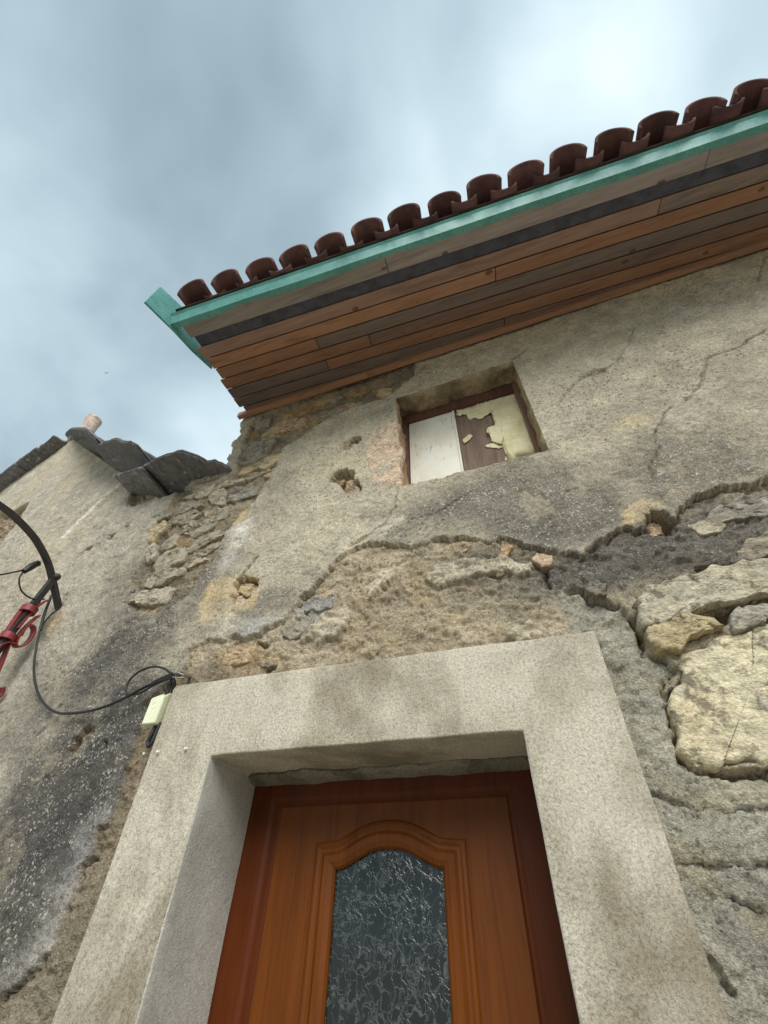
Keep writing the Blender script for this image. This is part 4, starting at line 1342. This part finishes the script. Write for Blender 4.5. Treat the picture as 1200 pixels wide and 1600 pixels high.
# trim board against the wall, not quite parallel to the eaves
tl, tr = np.array([-1.60, -0.012, 4.300]), np.array([3.6, -0.012, 4.300 + 0.0605 * 5.2])
tvec = np.array([0, -0.034, 0])
th_ = np.array([0, 0, 0.045])
mid = tl + (tr - tl) * 0.19
for a, b, c in ((tl, mid - np.array([0.002, 0, 0]), O_BR * 1.15), (mid, tr, O_BR * 1.05)):
    link('trim_board', hexa([a, b, b + tvec, a + tvec, a + th_, b + th_, b + th_ + tvec, a + th_ + tvec], 0.004), M_PLANK, roof, c, smooth=False)
link('vent_strip', ebox(0.06, ULEN, 0.002, 0.074, 0.012, 0.03), M_VENT, roof, smooth=False)
fj = [0.045, 1.28, 2.9, ULEN]
for k in range(3):
    link('fascia_board', ebox(fj[k], fj[k + 1] - 0.003, 0.072, 0.162, -0.004, 0.022, 0.003), M_GREYWOOD, roof, lin(142, 132, 127, 1.0) * rnd.uniform(0.9, 1.08), smooth=False)


def sweep_eave(prof, u0, u1, n, name, mat, wob=0.0):
    vs, fs = [], []
    k_ = len(prof)
    for i in range(n + 1):
        u = u0 + (u1 - u0) * i / n
        for o_, v_ in prof:
            w_ = wob * float(fbm(np.array(u), np.array(v_ * 3), 2.5, 3, 3))
            vs.append(E3(u, o_ + w_, v_ + w_ * 0.6))
    for i in range(n):
        for k in range(k_):
            fs.append((i * k_ + k, i * k_ + (k + 1) % k_, (i + 1) * k_ + (k + 1) % k_, (i + 1) * k_ + k))
    fs.append(tuple(range(k_)))
    fs.append(tuple(range(n * k_, n * k_ + k_)))
    return link(name, fixn(mesh(vs, fs)), mat, roof, smooth=False)


sweep_eave([(0.150, -0.038), (0.184, -0.043), (0.206, 0.018), (0.218, 0.030), (0.214, 0.036), (0.202, 0.024), (0.180, -0.036), (0.150, -0.032)], -0.01, ULEN, 60, 'metal_flashing', M_GREEN, 0.0012)
link('eave_lath', ebox(0.02, ULEN, 0.186, 0.226, 0.044, 0.060, 0.002, False), M_DECK, roof, smooth=False)
# end plate of the flashing, closing the verge
pl0 = [(-0.05, 0.335, -0.075), (-0.05, 0.335, 0.185), (0.0, 0.20, 0.19), (0.02, -0.10, 0.20), (0.03, -0.16, 0.05), (0.01, 0.0, -0.012), (0.0, 0.14, -0.055)]
vs = [E3(*p) for p in pl0] + [E3(p[0] - 0.012, p[1], p[2]) for p in pl0]
m_ = len(pl0)
fs = [tuple(range(m_)), tuple(range(m_, 2 * m_))] + [(k, (k + 1) % m_, m_ + (k + 1) % m_, m_ + k) for k in range(m_)]
link('verge_plate', fixn(mesh(vs, fs)), M_GREEN, roof, smooth=False)


def tile_mesh(w0, w1, h0, h1, ln, th, flip, seed):
    """tapered half-round tile, mouth at local origin, running along +Y, arch towards +Z"""
    vs, fs = [], []
    ns, nl = 14, 6
    for layer in (0, 1):
        for j in range(nl + 1):
            s = j / nl
            w = (w0 + (w1 - w0) * s) / 2 - layer * th
            h = (h0 + (h1 - h0) * s) - layer * th
            for i in range(ns + 1):
                a = math.pi * i / ns
                wob = 1 + 0.012 * math.sin(seed * 2.1 + j * 0.9)
                x, z = -math.cos(a) * w * wob, math.sin(a) ** 0.8 * h * wob
                vs.append((x, s * ln + (0.003 * math.sin(i * 0.35 + seed) if j == 0 else 0), -z if flip else z))
    q = ns + 1
    L2 = (nl + 1) * q
    for j in range(nl):
        for i in range(ns):
            a = j * q + i
            fs.append((a, a + 1, a + q + 1, a + q))
            fs.append((L2 + a, L2 + a + q, L2 + a + q + 1, L2 + a + 1))
    for i in range(ns):
        fs.append((i, L2 + i, L2 + i + 1, i + 1))
        e0 = nl * q + i
        fs.append((e0, e0 + 1, L2 + e0 + 1, L2 + e0))
    for j in range(nl):
        for i in (0, ns):
            a = j * q + i
            fs.append((a, a + q, L2 + a + q, L2 + a))
    me = fixn(mesh(vs, fs))
    me.materials.append(M_TILE)
    me.shade_smooth()
    return me


TS = 0.211
covers = [tile_mesh(0.178, 0.15, 0.088, 0.07, 0.46, 0.014, False, s) for s in (1, 2, 3)]
pans = [tile_mesh(0.135, 0.15, 0.040, 0.045, 0.46, 0.014, True, s) for s in (4, 5)]
TSL = 0.27
for row in range(3):
    for i in range(23):
        for kind in ('cover', 'pan'):
            u = 0.165 + TS * i + (0 if kind == 'cover' else TS / 2)
            ru = random.Random(i * 7 + row * 31 + (3 if kind == 'pan' else 0))
            o = (0.288 + 0.0075 * u if kind == 'cover' else 0.236 + 0.017 * u) - row * 0.36 + ru.uniform(-0.008, 0.008)
            v = (0.062 if kind == 'cover' else 0.082) - TSL * (o - 0.29) + row * 0.012
            ob = bpy.data.objects.new('tile', (covers if kind == 'cover' else pans)[(i + row) % (3 if kind == 'cover' else 2)])
            COL.objects.link(ob)
            ob.parent = roof
            ob.matrix_parent_inverse = parent_world(roof).inverted()
            yd = -EH + EV * TSL
            yd /= np.linalg.norm(yd)
            xd = EU
            zd = np.cross(xd, yd)
            rx_ = ru.uniform(-0.06, 0.06)
            ob.color = tuple(np.array([1.0, 0.96, 0.94]) * ru.uniform(0.7, 1.25)) + (1,)
            xd2 = xd * math.cos(rx_) + zd * math.sin(rx_)
            zd2 = np.cross(xd2, yd)
            p = E3(u + ru.uniform(-0.005, 0.005), o, v)
            ob.matrix_basis = Matrix(((xd2[0], yd[0], zd2[0], p[0]), (xd2[1], yd[1], zd2[1], p[1]), (xd2[2], yd[2], zd2[2], p[2]), (0, 0, 0, 1)))
# roof slope above the tiles, out to the ridge
rs = [E3(0.02, -0.5, 0.30), E3(ULEN, -0.5, 0.30), E3(ULEN, -4.2, 1.30), E3(0.02, -4.2, 1.30)]
link('roof_slope', hexa(rs + [p + EV * 0.08 for p in rs]), M_TILE, roof, smooth=False)

# ------------------------------------------------------------------ neighbour's roof: stone slabs on the gable
nroof = empty('roof', (APX, 0.5, APZ), nhouse)
tag(nroof, 'dark stone slab roof edge')


def slab(pts, side, off, th, seed, back=0.35, col=None, slope=None, through=None):
    """roof slab: outline read on the roof slope, carried back over the wall, with broken edges"""
    r = np.array([1.0, 0, -(RSL if slope is None else slope)]) if side > 0 else np.array([-1.0, 0, -0.60])
    r = r / np.linalg.norm(r)
    nrm = np.array([-r[2], 0, r[0]]) if side > 0 else np.array([r[2], 0, -r[0]])
    nrm = nrm if nrm[2] > 0 else -nrm
    P0 = (np.array([APX, 0, APZ]) if through is None else on_wall(*through) * np.array([1, 0, 1])) + nrm * off
    Q = []
    for px, py in pts:
        p = hit(px, py, nrm, P0 @ nrm)
        Q.append(((p - P0) @ r, p[1]))
    Q = Q + [(a, b + back) for a, b in Q]
    Q = sorted(set(Q))

    def half(pp):
        h = []
        for p in pp:
            while len(h) >= 2 and (h[-1][0] - h[-2][0]) * (p[1] - h[-2][1]) - (h[-1][1] - h[-2][1]) * (p[0] - h[-2][0]) <= 0:
                h.pop()
            h.append(p)
        return h
    hull = half(Q)[:-1] + half(Q[::-1])[:-1]
    O = outline(hull, 44, 0.05, seed, 0)
    c = O.mean(0)
    vs, fs = [], []
    rings = [(0.3, 0.0), (0.7, 0.0), (0.985, 0.0), (1.0, th * 0.25), (0.985, th * 0.5), (1.0, th * 0.55), (0.98, th), (0.5, th)]
    for s, h in rings:
        p = c + (O - c) * s
        nz = fbm(p[:, 0] + seed, p[:, 1], 5, 4, seed % 89) * 0.007
        for q, g in zip(p, nz):
            vs.append(P0 + r * q[0] + np.array([0, q[1], 0]) + nrm * (h + g))
    n = len(O)
    for i in range(len(rings) - 1):
        for k in range(n):
            fs.append((i * n + k, i * n + (k + 1) % n, (i + 1) * n + (k + 1) % n, (i + 1) * n + k))
    fs.append(tuple(range(n)))
    fs.append(tuple(range((len(rings) - 1) * n, len(rings) * n)))
    return link('slab', fixn(mesh(vs, fs)), M_SLATE, nroof, col if col is not None else lin(112, 112, 114, 0.9), smooth=False)


c7 = lambda pts: crop(0, 400, 2.6667, pts)
c8 = lambda pts: crop(0, 640, 4.8, pts)
SB = lin(112, 112, 115, 0.95)
for i, (pts, off, th, c, sl_, thr) in enumerate([
    (c7([(268, 742), (288, 720), (342, 722), (390, 758), (335, 775), (290, 772)]), 0.06, 0.09, SB, None, None),
    (c7([(318, 770), (392, 757), (445, 790), (445, 850), (380, 815)]), 0.02, 0.06, SB, 0.75, (140, 706)),
    (c7([(390, 795), (470, 762), (550, 782), (505, 875), (440, 860)]), 0.02, 0.06, SB * 1.05, 0.7, (170, 728)),
    (c7([(445, 858), (520, 795), (562, 800), (645, 850), (582, 895), (508, 898)]), 0.02, 0.06, SB * 1.15, 0.55, (200, 738)),
    (c7([(470, 915), (530, 896), (582, 886), (602, 930), (632, 955), (602, 978), (548, 978)]), 0.0, 0.05, SB * 1.25, 0.45, (215, 768)),
    (c7([(572, 892), (640, 850), (740, 814), (802, 832), (900, 888), (870, 905), (790, 925), (770, 945), (700, 928), (630, 957), (590, 932)]), 0.0, 0.07, SB * 0.95, 0.25, (270, 756)),
    (c7([(862, 858), (890, 851), (950, 880), (932, 892), (900, 892)]), 0.0, 0.05, SB, 0.2, (345, 738))]):
    slab(pts, 1, off, th * 0.45, 21 + i * 5, 0.3, c, sl_, thr)
for i, (pts, off, c) in enumerate([
    (c8([(288, 288), (405, 197), (500, 247), (385, 330)]), 0.02, SB), (c8([(128, 382), (275, 282), (377, 332), (240, 415)]), 0.03, SB),
    (c8([(100, 410), (150, 370), (232, 420), (192, 458), (140, 440)]), 0.04, SB * 1.5), (c8([(-40, 520), (110, 402), (195, 460), (70, 560)]), 0.02, SB * 1.2),
    (c8([(-60, 600), (0, 540), (72, 562), (0, 612)]), 0.03, SB * 1.3), (c8([(-200, 700), (-60, 590), (-10, 625), (-120, 720)]), 0.03, SB)]):
    slab(pts, -1, off, 0.045, 71 + i * 5, 0.3, c)
# roof planes behind the edge slabs
for sgn, xe, sl_ in ((1, -1.56, RSL), (-1, -8.6, 0.60)):
    xe = -2.1 if sgn > 0 else xe
    ze = APZ - sl_ * abs(xe - APX)
    q = [(APX, 0.62, APZ + 0.03), (xe, 0.45 if sgn > 0 else 1.3, ze + 0.03), (xe, 7, ze + 0.03), (APX, 7, APZ + 0.03)]
    link('roof_slope', hexa(q + [(a, b, c + 0.06) for a, b, c in q]), M_SLATE, nroof, SB, smooth=False)
# stub of stone standing on the ridge
ra, rb_ = hit(126, 684, (0, 1, 0), 0.75), hit(146, 658, (0, 1, 0), 0.75)
stub = tube([ra - (rb_ - ra) * 0.5, ra, 0.5 * (ra + rb_) + np.array([0.02, 0, 0]), rb_, rb_ + (rb_ - ra) * 0.06], lambda s: 0.105 * (1 - 0.5 * max(0, s - 0.8) / 0.2) * (1 + 0.12 * math.sin(s * 9)), 12, 4)
tag(link('ridge_stone', stub, M_STONE, nroof, lin(180, 162, 148, K)), 'pinkish stub of stone on the ridge')

# ------------------------------------------------------------------ wrought iron bracket with red scrolls
foot = on_wall(92, 950)
BX = foot[0]
br = tag(empty('wall_bracket', tuple(foot)), 'black curved iron wall bracket with red scrolls, on the grey neighbour wall', 'bracket')
BP = lambda px, py, dx=0.0: hit(px, py, (1, 0, 0), BX + dx)
arm = [BP(92, 952), BP(84, 915), BP(75, 880), BP(60, 850), BP(45, 830), BP(20, 805), BP(0, 790)]
arm += [arm[-1] + np.array([0, -0.15, -0.01]), arm[-1] + np.array([0, -0.3, -0.05])]
link('arm', strip(arm, (1, 0, 0), 0.034, 0.022, 8), M_IRON, br, smooth=False)
b0, b1 = BP(84, 904), BP(-18, 1034)
link('upright_bar', strip([b0, 0.5 * (b0 + b1), b1], (1, 0, 0), 0.030, 0.030, 2), M_IRON, br, smooth=False)
kb = bmesh.new()
bmesh.ops.create_uvsphere(kb, u_segments=14, v_segments=10, radius=0.024, matrix=Matrix.Translation(tuple(BP(86, 902))) @ Matrix.Scale(1.5, 4, (1, 0, 0)))
km = bpy.data.meshes.new('m')
kb.to_mesh(km)
kb.free()
link('knob', km, M_IRON, br)
link('foot_plate', strip([BP(92, 952) + np.array([0, 0.012, 0.05]), BP(92, 952) + np.array([0, 0.012, 0.0]), BP(92, 952) + np.array([0, 0.012, -0.08])], (1, 0, 0), 0.045, 0.012, 3), M_IRON, br, smooth=False)
for pts, dx, w in (
    ([(73, 938), (60, 946), (47, 958), (36, 970), (26, 982)], 0.012, 0.036),
    ([(60, 962), (48, 972), (36, 984), (26, 998), (23, 1008), (30, 1011), (41, 1005), (50, 993), (52, 982), (46, 977), (37, 983), (31, 994)], 0.020, 0.034),
    ([(40, 944), (34, 952), (28, 960), (20, 972), (8, 990), (2, 1002)], -0.020, 0.034),
    ([(20, 990), (14, 1004), (8, 1020), (0, 1040), (-10, 1064), (-14, 1084), (-8, 1092), (2, 1084), (4, 1074)], 0.010, 0.034),
    ([(22, 1006), (10, 1004), (-2, 1010), (-12, 1024)], 0.016, 0.034)):
    link('scroll', strip([BP(px, py, dx) for px, py in pts], (1, 0, 0.05), w, 0.007, 8), M_RED, br, smooth=False)
for s in (0.42, 0.74):
    p = b0 + (b1 - b0) * s
    d = (b1 - b0) / np.linalg.norm(b1 - b0)
    ring = []
    for k in range(13):
        a = 2 * math.pi * k / 12
        ring.append(p + np.array([1, 0, 0]) * 0.036 * math.cos(a) + np.cross(d, [1, 0, 0]) * 0.034 * math.sin(a))
    link('collar', strip(ring, d, 0.034, 0.007, 3), M_RED, br, smooth=False)

# ------------------------------------------------------------------ cables, clamps, junction box
def wallpath(pts):
    return [on_wall(px, py, o) for px, py, o in pts]


cl = hit(50, 885, (1, 0, 0), BX - 0.03)
ca1 = tag(empty('arm_cable', tuple(cl)), 'thin black cable with clamp looping beside the curved bracket arm', 'cable')
link('wire', tube([BP(-60, 905, -0.03), BP(0, 898, -0.03), BP(36, 891, -0.03)], 0.0045), M_CABLE, ca1)
link('wire', tube([BP(37, 892, -0.03), BP(30, 905, -0.02), BP(33, 922, -0.01), BP(45, 933, 0.0), BP(58, 937, 0.01), BP(70, 936, 0.02)], 0.0045), M_CABLE, ca1)
link('clamp', tube([BP(37, 893, -0.03), BP(46, 887, -0.03), BP(55, 882, -0.03), BP(61, 879, -0.03)], lambda s: 0.020 - 0.008 * abs(s - 0.4), 6, 2), M_CABLE, ca1, smooth=False)
link('wire_bail', tube([BP(55, 879, -0.03), BP(60, 876, -0.02), BP(63, 883, -0.02), BP(57, 885, -0.03)], 0.003), M_WIRE, ca1)

ca2 = tag(empty('drop_cable', tuple(on_wall(85, 1112))), 'long black cable hanging from the bracket to the hook above the cream box', 'cable')
mainp = [BP(80, 930, 0.02), BP(76, 940, 0.03)] + wallpath([(66, 968, 0.06), (58, 1005, 0.04), (53, 1040, 0.03), (56, 1072, 0.025), (67, 1097, 0.025), (88, 1113, 0.025), (118, 1114, 0.03), (155, 1107, 0.035), (192, 1092, 0.045), (225, 1074, 0.05), (245, 1066, 0.055)])
link('wire', tube(mainp, 0.0055, 8, 8), M_CABLE, ca2)
link('wire', tube([BP(80, 934, 0.025), BP(72, 955, 0.03)] + wallpath([(64, 985, 0.07), (70, 972, 0.03), (80, 960, 0.015), (92, 952, 0.02)]), 0.0045), M_CABLE, ca2)
link('wire', tube(wallpath([(200, 1086, 0.045), (197, 1076, 0.05), (203, 1062, 0.05), (218, 1049, 0.05), (238, 1042, 0.05), (255, 1044, 0.05), (268, 1053, 0.05)]), 0.0042, 8, 8), M_CABLE, ca2)
link('wire', tube(wallpath([(200, 1086, 0.04), (215, 1084, 0.045), (228, 1078, 0.05), (240, 1070, 0.05)]), 0.0042), M_CABLE, ca2)
link('tension_clamp', tube(wallpath([(238, 1069, 0.055), (248, 1064, 0.055), (258, 1060, 0.055), (270, 1055, 0.055)]), lambda s: 0.010 + 0.003 * s, 6, 3), M_CABLE, ca2, smooth=False)
link('wire', tube(wallpath([(268, 1058, 0.045), (272, 1066, 0.04), (271, 1076, 0.025), (268, 1084, 0.015)]), 0.0075), M_CABLE, ca2)
hkt = tag(empty('wall_hook', tuple(on_wall(296, 1058))), 'twisted wire hook in the mortar above the cream box', 'hook')
link('wire_loop', tube(wallpath([(268, 1054, 0.055), (278, 1051, 0.055), (288, 1056, 0.04), (296, 1058, 0.0)]), 0.003), M_WIRE, hkt)
link('wire_loop', tube(wallpath([(268, 1058, 0.055), (280, 1059, 0.05), (292, 1058, 0.03), (298, 1059, -0.01)]), 0.003), M_WIRE, hkt)
link('anchor', tube(wallpath([(283, 1053, 0.045), (290, 1056, 0.03), (297, 1059, -0.02)]), 0.0045), M_WIRE, hkt)

# cream box: wedge-sided cover on the rough mortar strip
bc = c9 = lambda pts: crop(190, 1030, 9.23, pts)
fl = [on_wall(*p, 0.055) for p in bc([(285, 930), (490, 925), (600, 545), (432, 552)])]      # front face: BL, BR, TR, TL
bk = [on_wall(*p, 0.004) for p in bc([(345, 960), (606, 946), (776, 460), (560, 470)])]
jb = tag(empty('junction_box', tuple(bk[0])), 'small cream plastic junction box beside the door surround', 'junction box')
w_ = np.array([0.0, 0.0, 0.0])
# make it a regular shape: common verticals
zb = 0.5 * (fl[0][2] + fl[1][2])
zt = 0.5 * (fl[2][2] + fl[3][2])
xl_ = 0.5 * (fl[0][0] + fl[3][0])
xr_ = 0.5 * (fl[1][0] + fl[2][0])
xb_ = 0.5 * (bk[1][0] + bk[2][0])
zt2 = bk[2][2]
xs_, ys_ = [xl_ - 0.004, xl_, xr_, xb_], [-0.005, -0.055, -0.055, -0.006]
pf = list(zip(xs_, ys_))
vs = [(x, y, zb) for x, y in pf] + [(x, y, zt) for x, y in pf[:1]] + [(pf[1][0], pf[1][1], zt), (pf[2][0], pf[2][1], zt), (pf[3][0], pf[3][1], zt2)] + [(pf[0][0] + 0.01, -0.005, zt2 + 0.0)]
fs = [(0, 1, 5, 4), (1, 2, 6, 5), (2, 3, 7, 6), (4, 5, 6, 7, 8), (0, 4, 8, 7, 3), (3, 2, 1, 0)]
me = fixn(mesh(vs, fs))
bmx = bmesh.new()
bmx.from_mesh(me)
bmesh.ops.bevel(bmx, geom=list(bmx.edges), offset=0.0025, segments=2, affect='EDGES')
bmx.to_mesh(me)
bmx.free()
link('cover', me, M_BOX, jb, smooth=False)
link('flange', box(xb_ - 0.006, xb_ + 0.008, -0.010, 0.03, zb + 0.004, zt2 - 0.01, 0.002), M_BOX, jb, smooth=False)
# faint moulded mark on the cover
cx_, cz_ = 0.5 * (xl_ + xr_) - 0.004, zt - 0.028
link('moulded_mark', tube([(cx_ + 0.009 * math.cos(a), -0.0552, cz_ + 0.011 * math.sin(a)) for a in [math.radians(q) for q in range(40, 330, 24)]], 0.0011, 6, 3), M_BOX, jb)
link('cable_tail', tube([(xr_ - 0.015, -0.03, zb + 0.01), (xr_ - 0.018, -0.032, zb - 0.03), (xr_ - 0.022, -0.03, zb - 0.055), (xr_ - 0.014, -0.03, zb - 0.068), (xr_ - 0.004, -0.03, zb - 0.055), (xr_ - 0.002, -0.03, zb - 0.02), (xr_ + 0.002, -0.028, zb + 0.01)], 0.0065), M_CABLE, jb)
link('cable_entry', tube([(0.5 * (xl_ + xr_) + 0.012, -0.03, zt - 0.01), (0.5 * (xl_ + xr_) + 0.014, -0.034, zt + 0.04), (0.5 * (xl_ + xr_) + 0.026, -0.045, zt + 0.075)], 0.008), M_CABLE, jb)

# small plastic plugs left in the surround
for i, (px, py, o_, lb) in enumerate([(228, 1180, 0.0, 'white wall plug stub in the mortar left of the surround'), (249, 1177, 0.032, 'white wall plug stub on the edge of the door surround'), (293, 1172, 0.032, 'white wall plug stub in the face of the door surround')]):
    p = on_wall(px, py, o_ - 0.008)
    tag(link('wall_plug', tube([p, p + np.array([0.001, -0.010, 0.001]), p + np.array([0.002, -0.016, 0.0])], lambda s: 0.0055 - 0.001 * s, 8, 2), M_WHITE), lb, 'wall plug', 'plugs left in the wall')

# far bird against the cloud
bc_ = CAM + ray(166, 583) / np.linalg.norm(ray(166, 583)) * 70
bm = bmesh.new()
P = [(0, 0.16, 0), (0.035, 0.0, 0.02), (0, -0.18, 0.0), (-0.035, 0, 0.02), (0, 0, -0.04), (0.30, 0.05, 0.09), (0.27, -0.04, 0.08), (-0.30, 0.05, 0.12), (-0.27, -0.04, 0.11), (0.04, -0.26, 0), (-0.04, -0.26, 0)]
me = mesh([tuple(np.array(p) + bc_) for p in P], [(0, 1, 4), (0, 4, 3), (1, 2, 4), (3, 4, 2), (0, 3, 1), (1, 3, 2), (1, 5, 6), (1, 6, 4), (3, 8, 7), (3, 4, 8), (2, 9, 10)])
tag(link('bird', me, M_BIRD), 'tiny dark bird flying high under the clouds', 'bird')
